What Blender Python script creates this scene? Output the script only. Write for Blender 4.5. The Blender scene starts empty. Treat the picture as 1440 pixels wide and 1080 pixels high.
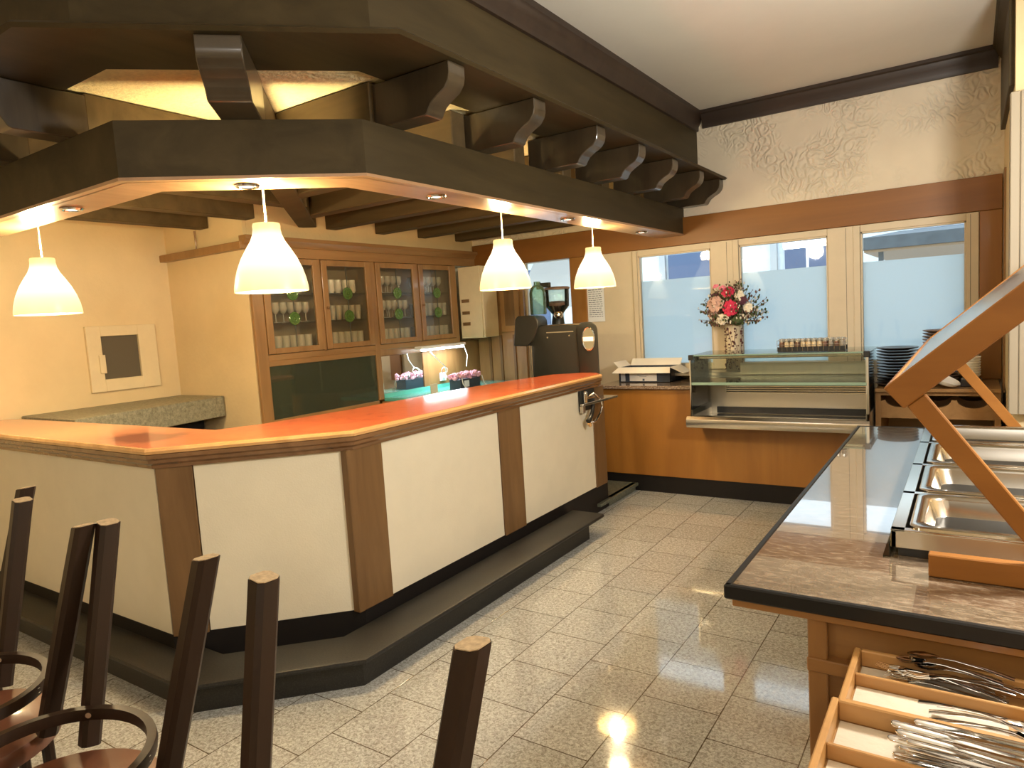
import bpy, bmesh, math, random
from mathutils import Vector, Matrix
random.seed(7)
PI = math.pi
SC = bpy.context.scene
COL = SC.collection

# ---------------------------------------------------------------- camera, world, exposure
cam_d = bpy.data.cameras.new('camera')
cam = bpy.data.objects.new('camera', cam_d)
COL.objects.link(cam)
cam_d.sensor_width = 36.0
cam_d.lens = 964.93 / 1440 * 36
cam_d.clip_start = 0.02
RX, RY, RZ = (0.8310, 0.5530, -0.0618), (0.0016, -0.1135, -0.9935), (-0.5563, 0.8254, -0.0953)
m = Matrix(((RX[0], -RY[0], -RZ[0], 0), (RX[1], -RY[1], -RZ[1], 0), (RX[2], -RY[2], -RZ[2], 1.65), (0, 0, 0, 1)))
cam.matrix_world = m
SC.camera = cam
SC.view_settings.view_transform = 'Standard'
SC.view_settings.look = 'None'
SC.view_settings.gamma = 1
SC.view_settings.use_curve_mapping = False
SC.view_settings.exposure = 0.93
SC.cycles.use_denoising = True
SC.cycles.max_bounces = 9
SC.cycles.diffuse_bounces = 4
SC.cycles.glossy_bounces = 4
SC.cycles.transparent_max_bounces = 16
SC.cycles.sample_clamp_indirect = 6
SC.cycles.caustics_reflective = False
SC.cycles.caustics_refractive = False

w = bpy.data.worlds.new('daylight')
SC.world = w
w.use_nodes = True
bg = w.node_tree.nodes['Background']
bg.inputs[0].default_value = (0.80, 0.93, 1.0, 1)
bg.inputs[1].default_value = 1.35


def light(name, typ, loc, energy, color, size=0.1, rot=None, size_y=None, spread=None, spot=None):
    d = bpy.data.lights.new(name, typ)
    d.energy = energy
    d.color = color
    if typ == 'AREA':
        d.size = size
        if size_y:
            d.shape = 'RECTANGLE'
            d.size_y = size_y
        if spread:
            d.spread = spread
    else:
        d.shadow_soft_size = size
    if typ == 'SPOT':
        d.spot_size = spot
        d.spot_blend = 0.6
    o = bpy.data.objects.new(name, d)
    COL.objects.link(o)
    o.location = loc
    if rot:
        o.rotation_euler = rot
    return o


WARM = (1.0, 0.76, 0.46)
NEUT = (1.0, 0.95, 0.88)
# fill lamps added out of view for brightness (their housings are built further down)
FILL_LAMPS = [(-2.6, -2.2, 2.6, 30), (0.5, -1.7, 2.6, 36), (0.62, 2.6, 2.2, 135)]
for x, y, z, e in FILL_LAMPS:
    light('added_fill_light', 'POINT', (x, y, z), e, NEUT, 0.14)

# ---------------------------------------------------------------- helpers: materials


def new_mat(name):
    mt = bpy.data.materials.new(name)
    mt.use_nodes = True
    nt = mt.node_tree
    b = nt.nodes['Principled BSDF']
    return mt, nt, b


def plain(name, col, rough=0.5, metal=0.0, var=0.0, vscale=8.0, bump=0.0, bscale=60.0, coat=0.0, spec=0.5, emis=None, estr=0.0, alpha=None, stretch=None, croughness=0.05):
    mt, nt, b = new_mat(name)
    b.inputs['Base Color'].default_value = (*col, 1)
    b.inputs['Roughness'].default_value = rough
    b.inputs['Metallic'].default_value = metal
    b.inputs['Specular IOR Level'].default_value = spec
    if coat:
        b.inputs['Coat Weight'].default_value = coat
        b.inputs['Coat Roughness'].default_value = croughness
    tc = nt.nodes.new('ShaderNodeTexCoord')
    vec = tc.outputs['Object']
    if stretch:
        mp = nt.nodes.new('ShaderNodeMapping')
        mp.inputs['Scale'].default_value = stretch
        nt.links.new(vec, mp.inputs['Vector'])
        vec = mp.outputs['Vector']
    if var:
        n = nt.nodes.new('ShaderNodeTexNoise')
        n.inputs['Scale'].default_value = vscale
        n.inputs['Detail'].default_value = 5
        n.inputs['Roughness'].default_value = 0.6
        nt.links.new(vec, n.inputs['Vector'])
        r = nt.nodes.new('ShaderNodeValToRGB')
        r.color_ramp.elements[0].position = 0.3
        r.color_ramp.elements[1].position = 0.7
        r.color_ramp.elements[0].color = (*[c * (1 - var) for c in col], 1)
        r.color_ramp.elements[1].color = (*[min(1, c * (1 + var)) for c in col], 1)
        nt.links.new(n.outputs['Fac'], r.inputs['Fac'])
        nt.links.new(r.outputs['Color'], b.inputs['Base Color'])
    if bump:
        n2 = nt.nodes.new('ShaderNodeTexNoise')
        n2.inputs['Scale'].default_value = bscale
        n2.inputs['Detail'].default_value = 4
        nt.links.new(vec, n2.inputs['Vector'])
        bp = nt.nodes.new('ShaderNodeBump')
        bp.inputs['Strength'].default_value = bump
        bp.inputs['Distance'].default_value = 0.01
        nt.links.new(n2.outputs['Fac'], bp.inputs['Height'])
        nt.links.new(bp.outputs['Normal'], b.inputs['Normal'])
    if emis:
        b.inputs['Emission Color'].default_value = (*emis, 1)
        b.inputs['Emission Strength'].default_value = estr
    return mt


def wood(name, c1, c2, axis='z', rough=0.4, scale=9.0, coat=0.0, bump=0.05, spec=0.5):
    mt, nt, b = new_mat(name)
    tc = nt.nodes.new('ShaderNodeTexCoord')
    mp = nt.nodes.new('ShaderNodeMapping')
    s = {'x': (0.12, 1, 1), 'y': (1, 0.12, 1), 'z': (1, 1, 0.12)}[axis]
    mp.inputs['Scale'].default_value = s
    nt.links.new(tc.outputs['Object'], mp.inputs['Vector'])
    n = nt.nodes.new('ShaderNodeTexNoise')
    n.inputs['Scale'].default_value = scale
    n.inputs['Detail'].default_value = 7
    n.inputs['Roughness'].default_value = 0.62
    n.inputs['Distortion'].default_value = 0.6
    nt.links.new(mp.outputs['Vector'], n.inputs['Vector'])
    r = nt.nodes.new('ShaderNodeValToRGB')
    r.color_ramp.elements[0].position = 0.32
    r.color_ramp.elements[1].position = 0.68
    r.color_ramp.elements[0].color = (*c2, 1)
    r.color_ramp.elements[1].color = (*c1, 1)
    nt.links.new(n.outputs['Fac'], r.inputs['Fac'])
    nt.links.new(r.outputs['Color'], b.inputs['Base Color'])
    b.inputs['Roughness'].default_value = rough
    b.inputs['Specular IOR Level'].default_value = spec
    if coat:
        b.inputs['Coat Weight'].default_value = coat
        b.inputs['Coat Roughness'].default_value = 0.08
    bp = nt.nodes.new('ShaderNodeBump')
    bp.inputs['Strength'].default_value = bump
    bp.inputs['Distance'].default_value = 0.01
    nt.links.new(n.outputs['Fac'], bp.inputs['Height'])
    nt.links.new(bp.outputs['Normal'], b.inputs['Normal'])
    return mt


def glassy(name, tint=(0.9, 1, 0.95), opac=0.25, rough=0.03, ior=1.45, body=None):
    """thin glass: see-through with a Fresnel reflection, optional body colour"""
    mt, nt, b = new_mat(name)
    nt.nodes.remove(b)
    out = nt.nodes['Material Output']
    tr = nt.nodes.new('ShaderNodeBsdfTransparent')
    tr.inputs[0].default_value = (*tint, 1)
    gl = nt.nodes.new('ShaderNodeBsdfGlossy')
    gl.inputs['Roughness'].default_value = rough
    fr = nt.nodes.new('ShaderNodeFresnel')
    fr.inputs[0].default_value = ior
    mx = nt.nodes.new('ShaderNodeMixShader')
    nt.links.new(fr.outputs[0], mx.inputs[0])
    src = tr.outputs[0]
    if body:
        df = nt.nodes.new('ShaderNodeBsdfDiffuse')
        df.inputs[0].default_value = (*body, 1)
        m0 = nt.nodes.new('ShaderNodeMixShader')
        m0.inputs[0].default_value = opac
        nt.links.new(tr.outputs[0], m0.inputs[1])
        nt.links.new(df.outputs[0], m0.inputs[2])
        src = m0.outputs[0]
    nt.links.new(src, mx.inputs[1])
    nt.links.new(gl.outputs[0], mx.inputs[2])
    nt.links.new(mx.outputs[0], out.inputs[0])
    return mt


def plaster_relief(name, col):
    mt, nt, b = new_mat(name)
    b.inputs['Roughness'].default_value = 0.8
    tc = nt.nodes.new('ShaderNodeTexCoord')
    n = nt.nodes.new('ShaderNodeTexNoise')
    n.inputs['Scale'].default_value = 2.6
    n.inputs['Detail'].default_value = 3
    nt.links.new(tc.outputs['Object'], n.inputs['Vector'])
    mixv = nt.nodes.new('ShaderNodeMix')
    mixv.data_type = 'VECTOR'
    mixv.inputs[0].default_value = 0.34
    nt.links.new(tc.outputs['Object'], mixv.inputs[4])
    nt.links.new(n.outputs['Color'], mixv.inputs[5])
    v = nt.nodes.new('ShaderNodeTexVoronoi')
    v.inputs['Scale'].default_value = 15
    nt.links.new(mixv.outputs[1], v.inputs['Vector'])
    sn = nt.nodes.new('ShaderNodeMath')
    sn.operation = 'MULTIPLY'
    sn.inputs[1].default_value = 17
    nt.links.new(v.outputs['Distance'], sn.inputs[0])
    s2 = nt.nodes.new('ShaderNodeMath')
    s2.operation = 'SINE'
    nt.links.new(sn.outputs[0], s2.inputs[0])
    n3 = nt.nodes.new('ShaderNodeTexNoise')
    n3.inputs['Scale'].default_value = 1.7
    nt.links.new(tc.outputs['Object'], n3.inputs['Vector'])
    rp = nt.nodes.new('ShaderNodeMapRange')
    rp.inputs[1].default_value = 0.44
    rp.inputs[2].default_value = 0.62
    nt.links.new(n3.outputs['Fac'], rp.inputs[0])
    mu = nt.nodes.new('ShaderNodeMath')
    mu.operation = 'MULTIPLY'
    nt.links.new(s2.outputs[0], mu.inputs[0])
    nt.links.new(rp.outputs[0], mu.inputs[1])
    bp = nt.nodes.new('ShaderNodeBump')
    bp.inputs['Strength'].default_value = 0.55
    bp.inputs['Distance'].default_value = 0.012
    nt.links.new(mu.outputs[0], bp.inputs['Height'])
    nt.links.new(bp.outputs['Normal'], b.inputs['Normal'])
    n4 = nt.nodes.new('ShaderNodeTexNoise')
    n4.inputs['Scale'].default_value = 5
    nt.links.new(tc.outputs['Object'], n4.inputs['Vector'])
    r = nt.nodes.new('ShaderNodeValToRGB')
    r.color_ramp.elements[0].color = (*[c * 0.9 for c in col], 1)
    r.color_ramp.elements[1].color = (*[c * 1.05 for c in col], 1)
    nt.links.new(n4.outputs['Fac'], r.inputs['Fac'])
    nt.links.new(r.outputs['Color'], b.inputs['Base Color'])
    return mt


def floor_mat():
    mt, nt, b = new_mat('terrazzo_tiles')
    tc = nt.nodes.new('ShaderNodeTexCoord')
    sp = nt.nodes.new('ShaderNodeSeparateXYZ')
    nt.links.new(tc.outputs['Object'], sp.inputs[0])
    cb = nt.nodes.new('ShaderNodeCombineXYZ')
    nt.links.new(sp.outputs[1], cb.inputs[0])
    nt.links.new(sp.outputs[0], cb.inputs[1])
    mp = nt.nodes.new('ShaderNodeMapping')
    # joints: columns at x = -1.18 + .335 k, cross joints at y = 2.435 + .338 k, every other column shifted by half
    mp.inputs['Location'].default_value = (-2.435 + 0.338 * 20, 1.18 + 0.335 * 30, 0)
    nt.links.new(cb.outputs[0], mp.inputs['Vector'])
    br = nt.nodes.new('ShaderNodeTexBrick')
    br.offset = 0.5
    br.offset_frequency = 2
    br.squash = 1
    br.inputs['Scale'].default_value = 1
    br.inputs['Mortar Size'].default_value = 0.0028
    br.inputs['Mortar Smooth'].default_value = 0.3
    br.inputs['Brick Width'].default_value = 0.338
    br.inputs['Row Height'].default_value = 0.335
    br.inputs['Color1'].default_value = (0.53, 0.545, 0.53, 1)
    br.inputs['Color2'].default_value = (0.465, 0.48, 0.465, 1)
    br.inputs['Mortar'].default_value = (0.13, 0.10, 0.065, 1)
    nt.links.new(mp.outputs[0], br.inputs['Vector'])
    n = nt.nodes.new('ShaderNodeTexNoise')
    n.inputs['Scale'].default_value = 75
    n.inputs['Detail'].default_value = 5
    n.inputs['Roughness'].default_value = 0.75
    n.inputs['Distortion'].default_value = 0.8
    nt.links.new(tc.outputs['Object'], n.inputs['Vector'])
    r = nt.nodes.new('ShaderNodeValToRGB')
    r.color_ramp.elements[0].position = 0.38
    r.color_ramp.elements[0].color = (0.48, 0.44, 0.38, 1)
    r.color_ramp.elements[1].position = 0.62
    r.color_ramp.elements[1].color = (1.12, 1.1, 1.06, 1)
    nt.links.new(n.outputs['Fac'], r.inputs['Fac'])
    mx = nt.nodes.new('ShaderNodeMix')
    mx.data_type = 'RGBA'
    mx.blend_type = 'MULTIPLY'
    mx.inputs[0].default_value = 1
    nt.links.new(br.outputs['Color'], mx.inputs[6])
    nt.links.new(r.outputs['Color'], mx.inputs[7])
    nt.links.new(mx.outputs[2], b.inputs['Base Color'])
    n2 = nt.nodes.new('ShaderNodeTexNoise')
    n2.inputs['Scale'].default_value = 5
    n2.inputs['Detail'].default_value = 4
    nt.links.new(tc.outputs['Object'], n2.inputs['Vector'])
    mr = nt.nodes.new('ShaderNodeMapRange')
    mr.inputs[1].default_value = 0.3
    mr.inputs[2].default_value = 0.7
    mr.inputs[3].default_value = 0.035
    mr.inputs[4].default_value = 0.10
    nt.links.new(n2.outputs['Fac'], mr.inputs[0])
    nt.links.new(mr.outputs[0], b.inputs['Roughness'])
    b.inputs['IOR'].default_value = 1.75
    bp = nt.nodes.new('ShaderNodeBump')
    bp.invert = True
    bp.inputs['Strength'].default_value = 0.3
    bp.inputs['Distance'].default_value = 0.003
    nt.links.new(br.outputs['Fac'], bp.inputs['Height'])
    nt.links.new(bp.outputs['Normal'], b.inputs['Normal'])
    return mt


def speckle(name, ca, cb_, cc, scale, rough, coat=0.0, stretch=None, p=(0.38, 0.5, 0.62)):
    mt, nt, b = new_mat(name)
    tc = nt.nodes.new('ShaderNodeTexCoord')
    vec = tc.outputs['Object']
    if stretch:
        mp = nt.nodes.new('ShaderNodeMapping')
        mp.inputs['Scale'].default_value = stretch
        nt.links.new(vec, mp.inputs['Vector'])
        vec = mp.outputs[0]
    n = nt.nodes.new('ShaderNodeTexNoise')
    n.inputs['Scale'].default_value = scale
    n.inputs['Detail'].default_value = 6
    n.inputs['Roughness'].default_value = 0.8
    nt.links.new(vec, n.inputs['Vector'])
    r = nt.nodes.new('ShaderNodeValToRGB')
    e = r.color_ramp.elements
    e[0].position = p[0]
    e[0].color = (*ca, 1)
    e[1].position = p[2]
    e[1].color = (*cc, 1)
    k = e.new(p[1])
    k.color = (*cb_, 1)
    nt.links.new(n.outputs['Fac'], r.inputs['Fac'])
    nt.links.new(r.outputs['Color'], b.inputs['Base Color'])
    b.inputs['Roughness'].default_value = rough
    if coat:
        b.inputs['Coat Weight'].default_value = coat
        b.inputs['Coat IOR'].default_value = 2.0 if coat == 1.0 else 1.5
        b.inputs['Coat Roughness'].default_value = 0.02
    return mt


def shade_mat(name, strength):
    mt, nt, b = new_mat(name)
    b.inputs['Base Color'].default_value = (0.40, 0.33, 0.17, 1)
    b.inputs['Roughness'].default_value = 0.35
    tc = nt.nodes.new('ShaderNodeTexCoord')
    sp = nt.nodes.new('ShaderNodeSeparateXYZ')
    nt.links.new(tc.outputs['Object'], sp.inputs[0])
    mr = nt.nodes.new('ShaderNodeValToRGB')     # the bulb sits high in the shade: the glass glows whitest there
    e = mr.color_ramp.elements
    e[0].position = 0.0
    e[0].color = (1.0, 0.72, 0.30, 1)
    e[1].position = 1.0
    e[1].color = (0.85, 0.58, 0.22, 1)
    for p_, c_ in ((0.25, (1.1, 0.88, 0.5)), (0.6, (1.9, 1.65, 1.15)), (0.78, (1.7, 1.4, 0.9)), (0.9, (0.95, 0.68, 0.3))):
        q = e.new(p_)
        q.color = (*c_, 1)
    ma = nt.nodes.new('ShaderNodeMapRange')
    ma.inputs[1].default_value = 0.0
    ma.inputs[2].default_value = 0.32
    nt.links.new(sp.outputs[2], ma.inputs[0])
    nt.links.new(ma.outputs[0], mr.inputs['Fac'])
    nt.links.new(mr.outputs['Color'], b.inputs['Emission Color'])
    b.inputs['Emission Strength'].default_value = strength
    return mt


def frosted(name):
    mt, nt, b = new_mat(name)
    nt.nodes.remove(b)
    out = nt.nodes['Material Output']
    tl = nt.nodes.new('ShaderNodeBsdfTranslucent')
    tl.inputs[0].default_value = (0.80, 0.86, 0.88, 1)
    df = nt.nodes.new('ShaderNodeBsdfDiffuse')
    df.inputs[0].default_value = (0.55, 0.6, 0.62, 1)
    m1 = nt.nodes.new('ShaderNodeMixShader')
    m1.inputs[0].default_value = 0.3
    gl = nt.nodes.new('ShaderNodeBsdfGlossy')
    gl.inputs['Roughness'].default_value = 0.05
    m2 = nt.nodes.new('ShaderNodeMixShader')
    m2.inputs[0].default_value = 0.05
    nt.links.new(tl.outputs[0], m1.inputs[1])
    nt.links.new(df.outputs[0], m1.inputs[2])
    nt.links.new(m1.outputs[0], m2.inputs[1])
    nt.links.new(gl.outputs[0], m2.inputs[2])
    nt.links.new(m2.outputs[0], out.inputs[0])
    return mt


M = {}
M['floor'] = floor_mat()
M['wall'] = plain('cream_plaster', (0.72, 0.57, 0.33), 0.85, var=0.05, vscale=2.5, bump=0.25, bscale=28)
M['wall_relief'] = plaster_relief('relief_plaster', (0.78, 0.69, 0.53))
M['ceiling'] = plain('white_ceiling', (0.80, 0.77, 0.68), 0.9, var=0.03, vscale=1.5)
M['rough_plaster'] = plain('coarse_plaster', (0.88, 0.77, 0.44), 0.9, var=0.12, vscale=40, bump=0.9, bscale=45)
M['dark'] = wood('dark_beam', (0.060, 0.043, 0.018), (0.035, 0.025, 0.010), 'y', 0.5, 6, spec=0.2)
M['dark_x'] = wood('dark_beam_cross', (0.085, 0.064, 0.032), (0.050, 0.037, 0.018), 'x', 0.42, 6)
M['corbel'] = wood('dark_corbel', (0.065, 0.048, 0.027), (0.035, 0.025, 0.014), 'z', 0.28, 6, coat=0.3)
M['rafter'] = wood('brown_rafter', (0.105, 0.072, 0.033), (0.06, 0.041, 0.018), 'x', 0.55, 6, spec=0.2)
M['crown'] = wood('dark_crown', (0.045, 0.028, 0.018), (0.025, 0.015, 0.010), 'x', 0.45, 6)
M['soffit'] = wood('light_soffit', (0.42, 0.25, 0.13), (0.30, 0.17, 0.085), 'y', 0.3, 8, coat=0.3)
M['orange'] = wood('orange_wood', (0.34, 0.145, 0.025), (0.25, 0.10, 0.016), 'z', 0.4, 4, coat=0.15)
M['header'] = wood('header_wood', (0.27, 0.105, 0.016), (0.19, 0.070, 0.010), 'x', 0.42, 4)
M['post'] = wood('bar_post_wood', (0.21, 0.115, 0.045), (0.13, 0.067, 0.024), 'z', 0.4, 9)
M['edge'] = wood('bar_edge_wood', (0.24, 0.125, 0.055), (0.13, 0.06, 0.022), 'y', 0.25, 9, coat=0.5)
M['lip'] = wood('bar_lip_wood', (0.75, 0.42, 0.16), (0.55, 0.28, 0.09), 'y', 0.2, 9, coat=0.6)
M['cab'] = wood('cabinet_wood', (0.36, 0.20, 0.075), (0.25, 0.13, 0.045), 'z', 0.38, 8, coat=0.15)
M['cab_y'] = wood('cabinet_rail_wood', (0.36, 0.20, 0.075), (0.25, 0.13, 0.045), 'y', 0.38, 8, coat=0.15)
M['buffet'] = wood('buffet_wood', (0.36, 0.17, 0.045), (0.25, 0.11, 0.027), 'x', 0.4, 6, coat=0.1)
M['buffet_z'] = wood('buffet_leg_wood', (0.36, 0.17, 0.045), (0.25, 0.11, 0.027), 'z', 0.4, 6, coat=0.1)
M['guard'] = wood('guard_wood', (0.34, 0.14, 0.028), (0.26, 0.10, 0.018), 'x', 0.45, 6, spec=0.3)
M['tray'] = wood('tray_wood', (0.54, 0.30, 0.105), (0.41, 0.21, 0.068), 'x', 0.4, 8, coat=0.1)
M['panel'] = plain('bar_panel_cream', (0.71, 0.64, 0.48), 0.6, var=0.03, vscale=5, bump=0.1, bscale=120)
M['stone'] = speckle('dark_stone', (0.005, 0.0045, 0.0035), (0.009, 0.008, 0.006), (0.024, 0.022, 0.017), 120, 0.5)
M['plinth'] = plain('black_plinth', (0.010, 0.008, 0.007), 0.5, spec=0.25)
M['granite'] = speckle('granite_top', (0.06, 0.04, 0.03), (0.20, 0.14, 0.10), (0.42, 0.33, 0.25), 90, 0.15, 0.5)
M['greenstone'] = speckle('green_grey_stone', (0.05, 0.055, 0.04), (0.10, 0.105, 0.075), (0.2, 0.2, 0.15), 60, 0.4, 0.1)
M['ledge'] = speckle('grey_ledge', (0.16, 0.15, 0.10), (0.24, 0.23, 0.16), (0.33, 0.31, 0.22), 40, 0.5)
M['laminate'] = speckle('tan_laminate', (0.09, 0.06, 0.036), (0.19, 0.135, 0.088), (0.33, 0.255, 0.175), 40, 0.12, 1.0, stretch=(0.5, 1.5, 1))
M['blackedge'] = plain('black_edge', (0.010, 0.009, 0.008), 0.4, spec=0.3)
M['steel'] = plain('brushed_steel', (0.62, 0.58, 0.50), 0.22, 1.0, var=0.05, vscale=6, stretch=(0.1, 1, 8))
M['steel_soft'] = plain('satin_steel', (0.60, 0.56, 0.47), 0.38, 1.0)
M['steel_y'] = plain('polished_steel', (0.66, 0.62, 0.55), 0.16, 1.0)
M['chrome'] = plain('chrome', (0.85, 0.83, 0.80), 0.08, 1.0)
M['black'] = plain('black_plastic', (0.012, 0.012, 0.011), 0.35)
M['machine'] = plain('machine_black', (0.022, 0.023, 0.019), 0.4, spec=0.35)
M['frame'] = plain('window_frame_beige', (0.66, 0.56, 0.40), 0.5, var=0.03)
M['white'] = plain('white_paint', (0.60, 0.52, 0.38), 0.6, var=0.03)
M['cream_box'] = plain('cream_paint', (0.72, 0.60, 0.38), 0.6, var=0.04)
M['paper'] = plain('paper', (0.80, 0.82, 0.84), 0.8)
M['liner'] = plain('paper_liner', (0.62, 0.53, 0.40), 0.85, bump=0.4, bscale=30)
M['card'] = plain('white_cardboard', (0.78, 0.74, 0.66), 0.8)
M['carddark'] = plain('printed_cardboard', (0.035, 0.045, 0.065), 0.5)
M['lightgrey'] = plain('light_grey', (0.5, 0.5, 0.5), 0.6)
M['frost'] = frosted('frosted_film')
M['clear'] = glassy('clear_pane', (0.95, 0.98, 1), 0.1)
M['case_glass'] = glassy('case_glass', (0.93, 0.97, 0.94), 0.03, body=(0.35, 0.42, 0.36))
M['green_glass_edge'] = plain('glass_edge', (0.22, 0.32, 0.24), 0.1, coat=0.5)
M['door_glass'] = glassy('hammered_glass', (0.97, 0.96, 0.90), 0.05, rough=0.2, ior=1.22, body=(0.5, 0.45, 0.32))
M['dark_glass'] = glassy('dark_sliding_glass', (0.62, 0.64, 0.54), 0.3, rough=0.03, ior=1.6, body=(0.16, 0.18, 0.11))
M['drink_glass'] = glassy('drinking_glass', (0.85, 0.86, 0.80), 0.5, rough=0.05, ior=1.7, body=(0.88, 0.83, 0.70))
M['bull'] = plain('green_bottle_glass', (0.10, 0.19, 0.05), 0.1, coat=0.6)
M['lead'] = plain('lead_came', (0.09, 0.09, 0.07), 0.5)
M['mirror'] = plain('mirror', (0.85, 0.88, 0.88), 0.02, 1.0)
M['turquoise'] = plain('turquoise_top', (0.13, 0.50, 0.42), 0.25, coat=0.4)
M['dark_in'] = plain('cabinet_inside', (0.30, 0.22, 0.13), 0.8)
M['chair'] = wood('chair_wood', (0.030, 0.015, 0.008), (0.016, 0.008, 0.004), 'z', 0.4, 14, spec=0.25)
M['chair_end'] = plain('sawn_end_grain', (0.42, 0.30, 0.17), 0.8, var=0.25, vscale=120)
M['seat'] = wood('seat_wood', (0.16, 0.055, 0.025), (0.10, 0.032, 0.014), 'x', 0.35, 9, coat=0.2)
M['pinkflower'] = plain('pink_petals', (0.78, 0.42, 0.50), 0.8, var=0.15, vscale=40)
M['rose'] = plain('crimson_petals', (0.62, 0.03, 0.09), 0.7, var=0.3, vscale=30)
M['rose_light'] = plain('rose_petals', (0.85, 0.25, 0.33), 0.7, var=0.2, vscale=30)
M['blush'] = plain('blush_petals', (0.60, 0.38, 0.30), 0.8, var=0.2, vscale=30)
M['white_petals'] = plain('white_petals', (0.85, 0.78, 0.62), 0.8)
M['leaf'] = plain('leaf_green', (0.07, 0.10, 0.03), 0.7, var=0.3, vscale=20)
M['twig'] = plain('twig', (0.16, 0.08, 0.06), 0.8)
M['plum'] = plain('plum_petals', (0.10, 0.03, 0.05), 0.8)
M['vase'] = plain('vase_ceramic', (0.66, 0.56, 0.38), 0.4)
M['vine'] = plain('vine_print', (0.10, 0.03, 0.025), 0.6)
M['plate_dark'] = plain('slate_plate', (0.030, 0.026, 0.026), 0.3, coat=0.2)
M['plate_brown'] = plain('brown_plate', (0.20, 0.13, 0.10), 0.4)
M['dish_white'] = plain('white_china', (0.80, 0.77, 0.70), 0.25, coat=0.4)
M['beans'] = plain('coffee_beans', (0.16, 0.045, 0.03), 0.5, bump=0.8, bscale=90)
M['spice_a'] = plain('pale_spice', (0.70, 0.55, 0.33), 0.7)
M['spice_b'] = plain('brown_spice', (0.16, 0.08, 0.05), 0.7)
M['spice_c'] = plain('grey_spice', (0.32, 0.28, 0.22), 0.7)
M['jarlid'] = plain('jar_lid', (0.75, 0.77, 0.74), 0.25, 0.8)
M['shade'] = shade_mat('lamp_glass', 0.66)
M['cord'] = plain('white_cord', (0.80, 0.70, 0.45), 0.5)
M['tube'] = plain('fluorescent_tube', (1, 1, 1), 0.4, emis=(0.85, 0.93, 1.0), estr=8)
M['spotglow'] = plain('downlight_glass', (0.8, 0.8, 0.8), 0.2, emis=(1.0, 0.85, 0.6), estr=1.6)
M['roomglow'] = plain('opal_diffuser', (1, 1, 1), 0.5, emis=(1.0, 0.86, 0.68), estr=6)
M['white_plastic'] = plain('white_plastic', (0.85, 0.85, 0.82), 0.4)
M['ink'] = plain('ink', (0.10, 0.12, 0.16), 0.8)
M['hatch_dark'] = plain('hatch_shade', (0.105, 0.085, 0.055), 0.7)
M['bottle_green'] = glassy('bottle_green_glass', (0.62, 0.80, 0.70), 0.25, rough=0.03, ior=1.5, body=(0.25, 0.42, 0.30))
M['out_wall'] = plain('street_facade', (0.78, 0.84, 0.88), 0.9, var=0.08)
M['out_white'] = plain('street_white', (0.85, 0.88, 0.9), 0.8)
M['out_dark'] = plain('street_window', (0.09, 0.13, 0.23), 0.3)
M['out_ground'] = plain('street_paving', (0.65, 0.66, 0.66), 0.9)
M['awning'] = plain('awning_cloth', (0.09, 0.12, 0.15), 0.8, var=0.2)
M['awning_under'] = plain('awning_wood', (0.34, 0.24, 0.16), 0.7)
M['stain'] = None

# ---------------------------------------------------------------- helpers: shapes


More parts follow.
